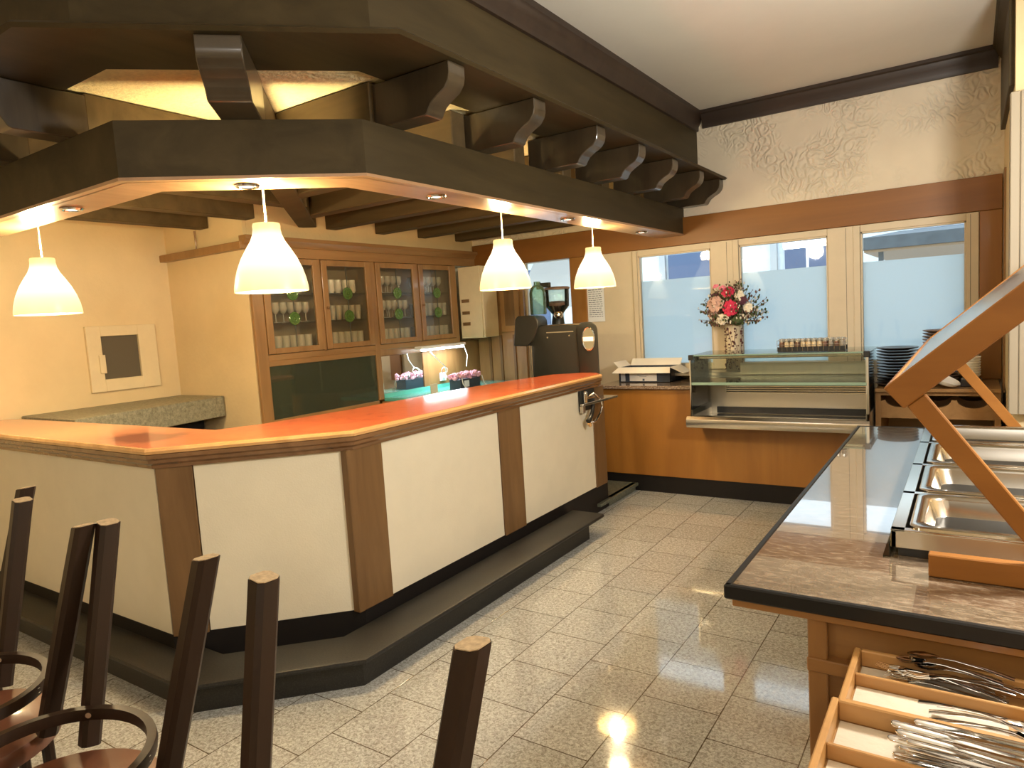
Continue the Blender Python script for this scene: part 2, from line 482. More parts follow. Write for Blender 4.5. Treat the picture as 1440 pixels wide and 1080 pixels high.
class B:
    """collects shapes into one bmesh"""

    def __init__(s):
        s.bm = bmesh.new()
        s.mi = 0

    def _tag(s, faces):
        for f in faces:
            f.material_index = s.mi

    def box(s, x0, x1, y0, y1, z0, z1, bev=0.0, seg=1):
        if x0 > x1: x0, x1 = x1, x0
        if y0 > y1: y0, y1 = y1, y0
        if z0 > z1: z0, z1 = z1, z0
        vs = [s.bm.verts.new(p) for p in [(x0, y0, z0), (x1, y0, z0), (x1, y1, z0), (x0, y1, z0), (x0, y0, z1), (x1, y0, z1), (x1, y1, z1), (x0, y1, z1)]]
        fs = [s.bm.faces.new([vs[i] for i in q]) for q in [(0, 3, 2, 1), (4, 5, 6, 7), (0, 1, 5, 4), (1, 2, 6, 5), (2, 3, 7, 6), (3, 0, 4, 7)]]
        s._tag(fs)
        if bev > 0:
            es = list({e for f in fs for e in f.edges})
            bmesh.ops.bevel(s.bm, geom=es, offset=bev, segments=seg, affect='EDGES', profile=0.7, material=-1)
        return s

    def prism(s, pts, ext, bev=0.0):
        """closed polygon (3d points) pushed along the vector ext"""
        a = [s.bm.verts.new(p) for p in pts]
        b = [s.bm.verts.new(Vector(p) + Vector(ext)) for p in pts]
        n = len(a)
        fs = [s.bm.faces.new(a), s.bm.faces.new(b[::-1])]
        for i in range(n):
            fs.append(s.bm.faces.new([a[i], b[i], b[(i + 1) % n], a[(i + 1) % n]]))
        s._tag(fs)
        bmesh.ops.recalc_face_normals(s.bm, faces=fs)
        if bev > 0:
            es = list({e for f in fs for e in f.edges})
            bmesh.ops.bevel(s.bm, geom=es, offset=bev, segments=1, affect='EDGES', material=-1)
        return s

    def bar(s, p0, p1, w, h, up=(0, 0, 1), w1=None, h1=None, bev=0.0):
        p0, p1 = Vector(p0), Vector(p1)
        d = (p1 - p0).normalized()
        side = d.cross(Vector(up)).normalized()
        u = side.cross(d).normalized()
        w1 = w if w1 is None else w1
        h1 = h if h1 is None else h1
        vs = []
        for p, a, b in ((p0, w, h), (p1, w1, h1)):
            for i, j in ((-1, -1), (1, -1), (1, 1), (-1, 1)):
                vs.append(s.bm.verts.new(p + side * (i * a / 2) + u * (j * b / 2)))
        fs = [s.bm.faces.new([vs[i] for i in q]) for q in [(3, 2, 1, 0), (4, 5, 6, 7), (0, 1, 5, 4), (1, 2, 6, 5), (2, 3, 7, 6), (3, 0, 4, 7)]]
        s._tag(fs)
        bmesh.ops.recalc_face_normals(s.bm, faces=fs)
        if bev > 0:
            es = list({e for f in fs for e in f.edges})
            bmesh.ops.bevel(s.bm, geom=es, offset=bev, segments=1, affect='EDGES', material=-1)
        return s

    def rings(s, loops, close=True, cap0=True, cap1=True):
        """skin a list of equal-length point loops"""
        vl = [[s.bm.verts.new(p) for p in lp] for lp in loops]
        n = len(vl[0])
        fs = []
        for a, b in zip(vl[:-1], vl[1:]):
            for i in range(n if close else n - 1):
                j = (i + 1) % n
                fs.append(s.bm.faces.new([a[i], a[j], b[j], b[i]]))
        if cap0: fs.append(s.bm.faces.new(vl[0][::-1]))
        if cap1: fs.append(s.bm.faces.new(vl[-1]))
        s._tag(fs)
        bmesh.ops.recalc_face_normals(s.bm, faces=fs)
        return s

    def tube(s, pts, r, n=8, r1=None, flat=1.0):
        pts = [Vector(p) for p in pts]
        loops = []
        prev = None
        for i, p in enumerate(pts):
            d = (pts[min(i + 1, len(pts) - 1)] - pts[max(i - 1, 0)]).normalized()
            if prev is None:
                a = d.cross(Vector((0, 0, 1)))
                if a.length < 1e-3: a = d.cross(Vector((1, 0, 0)))
                a.normalize()
            else:
                a = (prev - d * prev.dot(d)).normalized()
            prev = a
            b = d.cross(a)
            rr = r if r1 is None else r + (r1 - r) * i / (len(pts) - 1)
            loops.append([p + (a * math.cos(2 * PI * k / n) + b * math.sin(2 * PI * k / n) * flat) * rr for k in range(n)])
        return s.rings(loops)

    def cyl(s, p0, p1, r0, r1=None, n=20):
        return s.tube([p0, p1], r0, n, r0 if r1 is None else r1)

    def lathe(s, prof, c=(0, 0, 0), n=28, cap0=True, cap1=True):
        loops = [[(c[0] + r * math.cos(2 * PI * k / n), c[1] + r * math.sin(2 * PI * k / n), c[2] + z) for k in range(n)] for r, z in prof]
        return s.rings(loops, True, cap0, cap1)

    def torus(s, c, R_, r, n=32, k=8, axis='z', sx=1.0):
        loops = []
        for i in range(n):
            a = 2 * PI * i / n
            lp = []
            for j in range(k):
                b = 2 * PI * j / k
                q = (R_ + r * math.cos(b))
                u, v, w_ = q * math.cos(a) * sx, q * math.sin(a), r * math.sin(b)
                p = {'z': (u, v, w_), 'x': (w_, u, v), 'y': (u, w_, v)}[axis]
                lp.append((c[0] + p[0], c[1] + p[1], c[2] + p[2]))
            loops.append(lp)
        loops.append(loops[0])
        s.rings(loops, True, False, False)
        bmesh.ops.remove_doubles(s.bm, verts=s.bm.verts, dist=1e-6)
        return s

    def blob(s, c, r, sub=1, sc=(1, 1, 1), jit=0.0):
        g = bmesh.ops.create_icosphere(s.bm, subdivisions=sub, radius=1)
        for v in g['verts']:
            k = 1 + random.uniform(-jit, jit)
            v.co = Vector((c[0] + v.co.x * r * sc[0] * k, c[1] + v.co.y * r * sc[1] * k, c[2] + v.co.z * r * sc[2] * k))
        s._tag({f for v in g['verts'] for f in v.link_faces})
        return s


def wloc(o):
    v = Vector((0, 0, 0))
    while o is not None:
        v += o.location
        o = o.parent
    return v


def part(name, b, mat, parent=None, label=None, sharp=35, kind=None, local=False):
    me = bpy.data.meshes.new(name)
    if parent is not None and not local:
        bmesh.ops.translate(b.bm, verts=b.bm.verts, vec=-wloc(parent))
    b.bm.to_mesh(me)
    b.bm.free()
    mats = mat if isinstance(mat, (list, tuple)) else [mat]
    for k in mats:
        me.materials.append(k)
    me.shade_smooth()
    me.set_sharp_from_angle(angle=math.radians(sharp))
    o = bpy.data.objects.new(name, me)
    COL.objects.link(o)
    o.parent = parent
    if label: o['label'] = label
    if kind: o['kind'] = kind
    return o


def centred(o):
    """put a top-level mesh's origin at the middle of its base"""
    me = o.data
    xs = [v.co for v in me.vertices]
    c = Vector(((min(v.x for v in xs) + max(v.x for v in xs)) / 2, (min(v.y for v in xs) + max(v.y for v in xs)) / 2, min(v.z for v in xs)))
    me.transform(Matrix.Translation(-c))
    o.location = c
    return o


def tag(o, label, cat, group=None):
    o['label'] = label
    o['category'] = cat
    if group: o['group'] = group
    return o


def thing(name, label, cat, loc=(0, 0, 0), group=None):
    o = bpy.data.objects.new(name, None)
    o.empty_display_size = 0.1
    COL.objects.link(o)
    o.location = loc
    return tag(o, label, cat, group)


def struct(name, b, mat, parent=None, sharp=35):
    o = part(name, b, mat, parent, sharp=sharp)
    o['kind'] = 'structure'
    return o


def copy_tree(o, parent=None):
    c = o.copy()
    COL.objects.link(c)
    c.parent = parent
    for ch in list(o.children):
        copy_tree(ch, c)
    return c


def dup(o, loc, rotz=None, label=None, group=None):
    c = copy_tree(o)
    c.location = loc
    if rotz is not None: c.rotation_euler = (0, 0, rotz)
    if label: c['label'] = label
    if group: c['group'] = group
    return c


def path_corners(x0, c, y0, d, yend, xend, ystart=None):
    """the angled line of the bar front: along x=x0, a diagonal x-y=c, then along y=y0; d pushes it outward"""
    x = x0 + d
    cc = c + 1.41421 * d
    y = y0 - d
    return [(x, yend), (x, x - cc), (y + cc, y), (xend, y)]


def sweep(b, prof, base, yend, xend):
    loops = [[None] * len(prof) for _ in range(4)]
    for i, (d, z) in enumerate(prof):
        for k, (x, y) in enumerate(path_corners(*base, d, yend, xend)):
            loops[k][i] = (x, y, z)
    return b.rings(loops)


BAR = (-2.53, -4.866, 1.66)
RING = (-2.25, -4.53, 1.56)
BENCH = (-2.335, -4.425, 1.565)
YB = 6.4
XL = -5.84
XLB = XL + 0.012

# ---------------------------------------------------------------- room shell
struct('floor', B().box(-6.0, 3.0, -4.0, 6.52, -0.1, 0), M['floor'])
struct('ceiling', B().box(-6.0, 3.0, -4.0, 6.52, 3.41, 3.5), M['ceiling'])
b = B()
b.box(-5.1, 0.5, YB, YB + 0.14, 2.235, 3.41)
struct('wall_back', b, M['wall_relief'])
b = B()
b.box(-5.1, 0.5, YB, YB + 0.14, 0, 1.06)
b.box(-5.1, -4.1, YB, YB + 0.14, 1.06, 2.235)
b.box(-4.1, -3.47, YB, YB + 0.14, 1.06, 1.45)
b.box(-3.47, -2.78, YB, YB + 0.14, 1.06, 2.235)
b.box(0.045, 0.5, YB, YB + 0.14, 1.06, 2.235)
struct('wall_window', b, M['frame'])
struct('wall_left', B().box(XL - 0.12, XL, -4.0, 3.5, 0, 3.41), M['wall'])
b = B().box(XL, -4.74, 3.4, 3.435, 0, 2.789)
struct('wall_niche', b, M['wall'])
b = B().box(-4.95, -4.74, 3.436, YB, 2.42, 2.789).box(-5.1, -5.06, 3.436, YB, 0, 2.42)
struct('wall_bar', b, M['wall'])
struct('wall_right', B().box(0.2, 0.34, 4.85, YB, 0, 3.41), M['wall'])
struct('wall_pier', B().box(0.30, 1.2, 4.80, 4.92, 0, 3.41), M['cab'])
struct('wall_side', B().box(2.88, 3.0, -4, 4.85, 0, 3.41).box(1.2, 3.0, 4.8, 4.92, 0, 3.41), M['wall'])
struct('wall_front', B().box(-6, 3, -4.12, -4.0, 0, 3.41), M['wall'])

# dark crown moulding along the back wall and the right wall
prof = [(0, 3.26), (0.018, 3.262), (0.022, 3.30), (0.045, 3.33), (0.06, 3.375), (0.075, 3.385), (0.075, 3.412), (0, 3.412)]
b = B().prism([(-2.04, YB - d, z) for d, z in prof], (2.2, 0, 0))
struct('trim_1', b, M['crown'])
b = B().prism([(0.2 - d, -4, z) for d, z in prof], (0, YB + 4 - 0.07, 0))
b.box(0.2, 0.36, -4, 4.8, 3.2, 3.41)
struct('trim_2', b, M['dark'])
# a dark beam running forward under the right cornice
struct('trim_3', B().box(0.172, 0.232, 4.95, 6.25, 2.78, 3.26, 0.004), M['dark'])
# wood header over the windows and the post at its right end
struct('trim_4', B().box(-4.72, 0.19, YB - 0.035, YB - 0.001, 2.235, 2.49, 0.003), M['header'])
struct('trim_5', B().box(0.05, 0.19, YB - 0.034, YB - 0.001, 0.96, 2.233, 0.003).box(-3.48, -3.30, YB - 0.034, YB - 0.001, 0.96, 2.233, 0.003), M['orange'])
struct('trim_6', B().box(0.188, 0.20, 6.0, 6.12, 0.9, 2.48), M['cab'])
# grooved white board on the pier at the right
b = B()
for k in range(8):
    b.box(0.175 + k * 0.045, 0.175 + k * 0.045 + 0.043, 4.74, 4.78, 0.935, 2.70, 0.004)
b.box(0.172, 0.54, 4.78, 4.798, 0.935, 2.70)
tag(centred(part('grooved_white_board', b, plain('beige_board', (0.33, 0.28, 0.20), 0.6))), 'tall grooved off-white board on the pier at the far end of the buffet', 'board')

# horizontal wood rail on the niche wall and on the wall over the cabinet
struct('trim_7', B().box(XL - 0.0, -4.70, 3.335, 3.40, 2.315, 2.375, 0.004), M['cab'])


# ---------------------------------------------------------------- windows
def window(idx, x0, x1, px0, px1):
    root = bpy.data.objects.new('window_%d' % idx, None)
    COL.objects.link(root)
    root.location = ((x0 + x1) / 2, YB, 1.06)
    root['kind'] = 'structure'
    y0, y1 = YB - 0.03, YB + 0.05
    b = B()
    b.box(x0, px0, y0, y1, 1.06, 2.232, 0.004)
    b.box(px1, x1, y0, y1, 1.06, 2.232, 0.004)
    b.box(px0, px1, y0, y1, 2.175, 2.232, 0.003)
    b.box(px0, px1, y0, y1, 1.06, 1.12, 0.003)
    # beads round the pane
    for (a, c, e, f) in ((px0, px0 + 0.012, 1.12, 2.175), (px1 - 0.012, px1, 1.12, 2.175)):
        b.box(a, c, y0 + 0.012, y1, e, f)
    b.box(px0, px1, y0 + 0.012, y1, 2.163, 2.175)
    # seams of the casement
    part('window_frame', b, M['frame'], root)
    part('casement_seam', B().box(x0 + 0.05, x0 + 0.053, y0 - 0.001, y0 + 0.002, 1.08, 2.22).box(x1 - 0.055, x1 - 0.052, y0 - 0.001, y0 + 0.002, 1.08, 2.22), M['lead'], root)
    part('pane', B().box(px0, px1, YB + 0.012, YB + 0.016, 1.12, 2.17), M['clear'], root)
    part('frosted_film', B().box(px0 + 0.012, px1 - 0.012, YB + 0.018, YB + 0.020, 1.12, 1.93), M['frost'], root)


window(1, -2.78, -1.80, -2.72, -2.005)
window(2, -1.80, -0.815, -1.745, -1.01)
window(3, -0.815, 0.046, -0.76, -0.035)
root = bpy.data.objects.new('window_4', None)
COL.objects.link(root)
root.location = (-3.78, YB, 1.45)
root['kind'] = 'structure'
part('window_frame', B().box(-4.1, -4.04, YB, YB + 0.05, 1.45, 2.235).box(-3.49, -3.47, YB, YB + 0.05, 1.45, 2.235).box(-4.04, -3.49, YB, YB + 0.05, 1.45, 1.49), M['frame'], root)
part('pane', B().box(-4.04, -3.49, YB + 0.02, YB + 0.024, 1.49, 2.235), M['clear'], root)
struct('trim_8', B().box(-2.80, 0.046, 6.12, YB, 1.02, 1.055, 0.004), M['steel_soft'])

# ---------------------------------------------------------------- the street outside
struct('ground', B().box(-14, 12, 6.6, 22, -0.3, -0.2), M['out_ground'])
t = thing('street_building', 'pale building with dark windows across the street outside', 'building', (-2.0, 15.0, -0.2))
part('facade', B().box(-12, 8, 15, 15.5, -0.2, 3.6), M['out_wall'], t)
part('white_band', B().box(-12, 8, 14.9, 15, 3.0, 3.3), M['out_white'], t)
for x0, x1 in ((-9.6, -8.8), (-5.65, -4.72), (-3.17, -2.15), (-0.9, 0.1)):
    part('window', B().box(x0, x1, 14.93, 14.99, 1.2, 2.83), M['out_dark'], t)
for x0, x1 in ((-3.45, -3.32), (-5.85, -5.72), (-4.68, -4.62)):
    part('pilaster', B().box(x0, x1, 14.9, 14.99, -0.2, 2.9), M['lightgrey'], t)
aw = thing('street_awning', 'dark awning outside seen through the right window', 'awning', (-0.1, 11.0, -0.2))
part('cloth', B().prism([(-1.06, 9.0, 2.18), (-1.06, 9.0, 2.32), (-1.06, 14.0, 2.75), (-1.06, 14.0, 2.2)], (2.6, 0, 0)), M['awning'], aw)
part('timber_underside', B().box(-1.04, 1.52, 9.02, 13.9, 2.15, 2.178), M['awning_under'], aw)
part('awning_post', B().box(1.4, 1.5, 13.5, 13.6, -0.2, 2.15), M['awning_under'], aw)
part('awning_post', B().box(-0.9, -0.85, 9.1, 9.15, -0.2, 2.15), M['awning'], aw)
t = thing('street_tube_light', 'long white tube lamp outside seen through the middle window', 'lamp', (-1.66, 9.0, -0.2))
part('tube', B().cyl((-1.92, 9.0, 2.32), (-1.40, 9.0, 2.32), 0.04, n=10), M['tube'], t)
part('lamp_post', B().cyl((-1.66, 9.05, -0.2), (-1.66, 9.05, 2.3), 0.015, n=8), M['out_white'], t)
tag(centred(part('satellite_dish', B().lathe([(0.01, 0), (0.25, 0.03), (0.42, 0.12), (0.44, 0.14), (0.25, 0.06), (0.01, 0.03)], (0, 0, 0), 24), M['lightgrey'])), 'round grey dish outside behind the coffee grinder', 'dish')
dish = [o for o in COL.objects if o.name == 'satellite_dish'][0]
dish.rotation_euler = (math.radians(80), 0, math.radians(20))
dish.location = (-4.85, 8.6, 2.13)
part('dish_pole', B().tube([(0.0, 0.0, 0.02), (0.0, 0.0, -0.15), (0, -2.3, 0.2)], 0.025, 8), M['lightgrey'], dish, local=True)

# ---------------------------------------------------------------- canopy over the bar
can = thing('bar_canopy', 'dark timber canopy with scrolled brackets built over the angled bar', 'canopy', (-2.9, 3.6, 2.33))
YE, XE = YB, XL
part('ring_beam', sweep(B(), [(0, 2.335), (0, 2.57), (-0.07, 2.57), (-0.07, 2.34), (-0.02, 2.335)], RING, YE, XE), M['dark'], can)
part('soffit', sweep(B(), [(0.004, 2.322), (0.004, 2.336), (-0.24, 2.336), (-0.24, 2.322), (-0.03, 2.322), (-0.03, 2.326), (-0.036, 2.326), (-0.036, 2.322)], RING, YE, XE), M['soffit'], can, 'light reddish wood underside strip')
part('inner_board', sweep(B(), [(-0.205, 2.336), (-0.205, 2.42), (-0.24, 2.42), (-0.24, 2.336)], RING, YE, XE), M['rafter'], can)
part('bracket_shelf', sweep(B(), [(0.40, 2.775), (0.415, 2.787), (0.40, 2.80), (0.0, 2.80), (0.0, 2.775)], RING, YE, XE), M['dark'], can)
part('fascia', sweep(B(), [(0.15, 2.80), (0.15, 3.26), (0.10, 3.26), (0.10, 2.80)], RING, YE, XE), M['dark'], can)
part('shelf_rear_beam', sweep(B(), [(0.05, 2.66), (0.05, 2.775), (-0.05, 2.775), (-0.05, 2.66)], RING, YE, XE), M['dark'], can) if False else None
part('crown_moulding', sweep(B(), [(0.15, 3.24), (0.168, 3.245), (0.172, 3.28), (0.19, 3.31), (0.20, 3.36), (0.212, 3.372), (0.212, 3.412), (0.10, 3.412), (0.10, 3.24)], RING, YE, XE), M['crown'], can)
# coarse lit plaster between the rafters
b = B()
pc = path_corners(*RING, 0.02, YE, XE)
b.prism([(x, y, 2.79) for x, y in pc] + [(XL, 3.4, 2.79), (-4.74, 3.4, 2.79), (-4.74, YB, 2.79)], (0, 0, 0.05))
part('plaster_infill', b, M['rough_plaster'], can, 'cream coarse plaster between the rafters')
# rafters behind the ring
for yc in (2.48, 3.09, 3.70, 4.305, 4.913, 5.522, 6.14):
    xe = max(-4.74, -0.62 - yc)
    part('rafter', B().box(-2.33, xe, yc - 0.06, yc + 0.06, 2.53, 2.785, 0.006), M['rafter'], can)
for xc in (-5.23, -4.62, -4.01, -3.40):
    ye = min(3.395, -0.62 - xc)
    part('rafter', B().box(xc - 0.06, xc + 0.06, 1.64, ye, 2.53, 2.785, 0.006), M['rafter'], can)
part('hip_rafter', B().bar((-2.66, 1.97, 2.655), (-4.72, 4.03, 2.655), 0.15, 0.258, bev=0.006), M['rafter'], can)
CORB = [(-0.12, 2.571), (0.225, 2.571), (0.24, 2.578), (0.248, 2.595), (0.265, 2.617), (0.30, 2.64), (0.345, 2.662), (0.370, 2.692), (0.378, 2.722), (0.378, 2.773), (-0.12, 2.773)]


def corbel(p, out, wdt):
    """p: point on the ring face, out: outward direction"""
    o2 = Vector((out[0], out[1], 0)).normalized()
    s2 = Vector((-o2.y, o2.x, 0))
    pp = Vector((p[0], p[1], 0))
    return B().prism([pp + o2 * d + s2 * (-wdt / 2) + Vector((0, 0, z)) for d, z in CORB], s2 * wdt, 0.004)


for yc in (2.50, 3.20, 3.92, 4.55, 5.18, 5.80, 6.34):
    part('bracket', corbel((-2.25, yc), (1, 0), 0.115), M['corbel'], can)
part('bracket', corbel((-2.61, 1.92), (1, -1), 0.17), M['corbel'], can)
for xc in (-3.40, -4.01, -4.62, -5.23):
    part('bracket', corbel((xc, 1.56), (0, -1), 0.115), M['corbel'], can)

# recessed downlights in the soffit
DL = [(-3.69, 1.69), (-2.72, 2.00), (-2.365, 2.90), (-2.365, 4.34), (-2.37, 5.66)]
DLL = ['chrome recessed downlight in the canopy strip left of the tallest hanging lamp', 'chrome recessed downlight beside the cord of the biggest hanging lamp', 'chrome recessed downlight in the canopy strip between the second and third hanging lamps', 'chrome recessed downlight just before the hanging lamp over the coffee machine', 'chrome recessed downlight at the window end of the canopy strip']
DLL[0] = 'chrome recessed downlight in the canopy strip near the lamp over the wall hatch'
for (x, y), lb in zip(DL, DLL):
    t = thing('downlight', lb, 'downlight', (x, y, 2.322), 'downlights in the canopy strip')
    part('rim', B().torus((x, y, 2.318), 0.046, 0.008, 28, 6), M['chrome'], t)
    part('inner_ring', B().torus((x, y, 2.3165), 0.028, 0.004, 22, 6), M['chrome'], t)
    part('lens', B().cyl((x, y, 2.3205), (x, y, 2.314), 0.04, 0.03, 24), M['spotglow'], t)


# ---------------------------------------------------------------- hanging lamps
def pendant(x, y, zb, ztop_cord, label, up=14):
    t = thing('pendant_lamp', label, 'lamp', (x, y, zb), 'hanging lamps over the bar')
    pr = [(0.168, 0.0), (0.167, 0.02), (0.160, 0.06), (0.147, 0.105), (0.126, 0.155), (0.100, 0.20), (0.078, 0.235), (0.066, 0.265), (0.062, 0.29), (0.063, 0.305), (0.060, 0.315)]
    inner = [(r - 0.004, z) for r, z in pr[::-1]]
    s = part('lamp_shade', B().lathe([(r, z) for r, z in pr] + inner + [(0.168, 0.0)], (0, 0, 0), 40, False, False), M['shade'], t, local=True)
    part('socket', B().cyl((0, 0, 0.22), (0, 0, 0.318), 0.022, n=14), M['white_plastic'], t, local=True)
    part('cord', B().cyl((0, 0, 0.31), (0, 0, ztop_cord - zb), 0.0045, n=8), M['cord'], t, local=True)
    part('bulb', B().lathe([(0.004, 0.10), (0.022, 0.108), (0.03, 0.13), (0.026, 0.155), (0.014, 0.19), (0.013, 0.22)], (0, 0, 0), 16), plainbulb, t, local=True)
    light('pendant_light', 'POINT', (x, y, zb + 0.06), 13.5, WARM, 0.05)
    light('pendant_uplight', 'POINT', (x, y, zb + 0.36), up, (1.0, 0.78, 0.42), 0.06)


plainbulb = plain('bulb_glass', (1, 0.9, 0.7), 0.4, emis=(1.0, 0.8, 0.5), estr=8)
pendant(-2.745, 2.10, 1.845, 2.53, 'glowing white bell lamp hanging in front of the glass cabinet corner, the largest', 40)
pendant(-2.51, 3.72, 1.84, 2.785, 'glowing white bell lamp hanging over the bar beside the cream wall box')
pendant(-2.51, 5.0, 1.855, 2.53, 'glowing white bell lamp hanging above the coffee machine, by the window')
pendant(-4.37, 1.815, 1.835, 2.53, 'glowing white bell lamp hanging in front of the bare wall with the hatch', 26)
for x, y, z, e in FILL_LAMPS:  # cords and holders for the added fill lamps
    t = thing('added_fill_lamp', 'added fill lamp hanging out of view', 'lamp', (x, y, z + 0.14), 'added fill lamps out of view')
    part('ceiling_cap', B().cyl((x, y, 3.38), (x, y, 3.41), 0.06, n=24), M['white'], t)
    part('cord', B().cyl((x, y, z + 0.2), (x, y, 3.38), 0.005, n=8), M['cord'], t)
    part('lamp_holder', B().cyl((x, y, z + 0.14), (x, y, z + 0.2), 0.03, n=20), M['white'], t)

# ---------------------------------------------------------------- bar counter
bar = thing('bar_counter', 'long angled bar with red lacquered top, cream panels and brown posts', 'bar', (-2.9, 3.4, 0))
topm, nt, bs = new_mat('red_lacquer_top')
tc = nt.nodes.new('ShaderNodeTexCoord')
n1 = nt.nodes.new('ShaderNodeTexNoise')
n1.inputs['Scale'].default_value = 5
n1.inputs['Detail'].default_value = 8
n1.inputs['Roughness'].default_value = 0.7
n1.inputs['Distortion'].default_value = 1.2
nt.links.new(tc.outputs['Object'], n1.inputs['Vector'])
r1 = nt.nodes.new('ShaderNodeValToRGB')
e = r1.color_ramp.elements
e[0].position = 0.3
e[0].color = (0.42, 0.05, 0.02, 1)
e[1].position = 0.66
e[1].color = (0.82, 0.20, 0.07, 1)
k = e.new(0.45)
k.color = (0.76, 0.14, 0.05, 1)
nt.links.new(n1.outputs['Fac'], r1.inputs['Fac'])
# the worn patch near the corner, and yellow lamplight painted along the short side
sx = nt.nodes.new('ShaderNodeSeparateXYZ')
nt.links.new(tc.outputs['Object'], sx.inputs[0])
mr = nt.nodes.new('ShaderNodeMapRange')
mr.inputs[1].default_value = -0.2
mr.inputs[2].default_value = -1.3
nt.links.new(sx.outputs[0], mr.inputs[0])
mx = nt.nodes.new('ShaderNodeMix')
mx.data_type = 'RGBA'
mx.inputs[7].default_value = (0.78, 0.37, 0.17, 1)
ml = nt.nodes.new('ShaderNodeMath')
ml.operation = 'MULTIPLY'
ml.inputs[1].default_value = 0.75
nt.links.new(mr.outputs[0], ml.inputs[0])
nt.links.new(ml.outputs[0], mx.inputs[0])
nt.links.new(r1.outputs['Color'], mx.inputs[6])
vm = nt.nodes.new('ShaderNodeVectorMath')
vm.operation = 'SUBTRACT'
vm.inputs[1].default_value = (-3.62 + 2.9, 1.88 - 3.4, 1.145)
nt.links.new(tc.outputs['Object'], vm.inputs[0])
vs = nt.nodes.new('ShaderNodeVectorMath')
vs.operation = 'MULTIPLY'
vs.inputs[1].default_value = (3.2, 5.5, 0)
nt.links.new(vm.outputs[0], vs.inputs[0])
n5 = nt.nodes.new('ShaderNodeTexNoise')
n5.inputs['Scale'].default_value = 6
nt.links.new(tc.outputs['Object'], n5.inputs['Vector'])
va = nt.nodes.new('ShaderNodeVectorMath')
va.operation = 'ADD'
nt.links.new(vs.outputs[0], va.inputs[0])
nt.links.new(n5.outputs['Color'], va.inputs[1])
vl = nt.nodes.new('ShaderNodeVectorMath')
vl.operation = 'LENGTH'
vb = nt.nodes.new('ShaderNodeVectorMath')
vb.operation = 'SUBTRACT'
vb.inputs[1].default_value = (0.5, 0.5, 0.5)
nt.links.new(va.outputs[0], vb.inputs[0])
nt.links.new(vb.outputs[0], vl.inputs[0])
mr2 = nt.nodes.new('ShaderNodeMapRange')
mr2.inputs[1].default_value = 1.0
mr2.inputs[2].default_value = 0.6
nt.links.new(vl.outputs['Value'], mr2.inputs[0])
mx2 = nt.nodes.new('ShaderNodeMix')
mx2.data_type = 'RGBA'
mx2.inputs[7].default_value = (0.34, 0.07, 0.03, 1)
nt.links.new(mr2.outputs[0], mx2.inputs[0])
nt.links.new(mx.outputs[2], mx2.inputs[6])
nt.links.new(mx2.outputs[2], bs.inputs['Base Color'])
bs.inputs['Roughness'].default_value = 0.3
bs.inputs['Coat Weight'].default_value = 0.8
bs.inputs['Coat Roughness'].default_value = 0.09
bb = nt.nodes.new('ShaderNodeBump')
bb.inputs['Strength'].default_value = 0.06
nt.links.new(n1.outputs['Fac'], bb.inputs['Height'])
nt.links.new(bb.outputs['Normal'], bs.inputs['Coat Normal'])
inner = [(XLB, 2.05), (-5.67, 2.10), (-3.42, 2.16), (-3.32, 2.36), (-3.22, 3.0), (-3.20, 4.0), (-3.12, 4.62), (-3.0, 5.10), (-2.80, 5.22), (-2.65, 5.22), (-2.575, 5.13)]
outer = [(-2.55, 5.07)] + [(p[0], p[1]) for p in path_corners(*BAR, -0.02, 0, XLB)[1:]]
part('counter_top', B().prism([(x, y, 1.116) for x, y in outer + inner], (0, 0, 0.03)), topm, bar, 'red lacquered top')
part('front_lip', sweep(B(), [(-0.02, 1.118), (0.0, 1.120), (0.004, 1.134), (-0.002, 1.147), (-0.012, 1.149), (-0.02, 1.147)], BAR, 5.08, XLB), M['lip'], bar, 'pale rubbed wood edge of the top')
part('edge_moulding', sweep(B(), [(-0.001, 1.117), (0.0, 1.098), (-0.012, 1.088), (-0.014, 1.074), (-0.03, 1.062), (-0.034, 1.046), (-0.06, 1.046), (-0.06, 1.117)], BAR, 5.08, XLB), M['edge'], bar)
part('core', sweep(B(), [(-0.062, 0.0), (-0.062, 1.115), (-0.30, 1.115), (-0.30, 0.0)], BAR, 5.18, XLB), M['post'], bar)
PC = path_corners(*BAR, -0.05, 5.18, XLB)   # panel face line
# cream boards between the posts
part('cream_panel', B().box(-2.60, -2.58, 2.56, 3.63, 0.218, 1.05), M['panel'], bar)
part('cream_panel', B().box(-2.60, -2.58, 3.90, 4.98, 0.218, 1.05), M['panel'], bar)
p1, p2 = Vector((PC[1][0], PC[1][1], 0)), Vector((PC[2][0], PC[2][1], 0))
dd = (p2 - p1).normalized()
nn = Vector((0.7071, -0.7071, 0))
q0, q1 = p1 + dd * 0.004, p2 - dd * 0.17
b = B().prism([q0 + Vector((0, 0, 0.218)), q1 + Vector((0, 0, 0.218)), q1 + Vector((0, 0, 1.05)), q0 + Vector((0, 0, 1.05))], -nn * 0.02)
part('cream_panel', b, M['panel'], bar)
part('cream_panel', B().box(XLB, p2.x - 0.01, p2.y, p2.y + 0.02, 0.218, 1.05), M['panel'], bar)
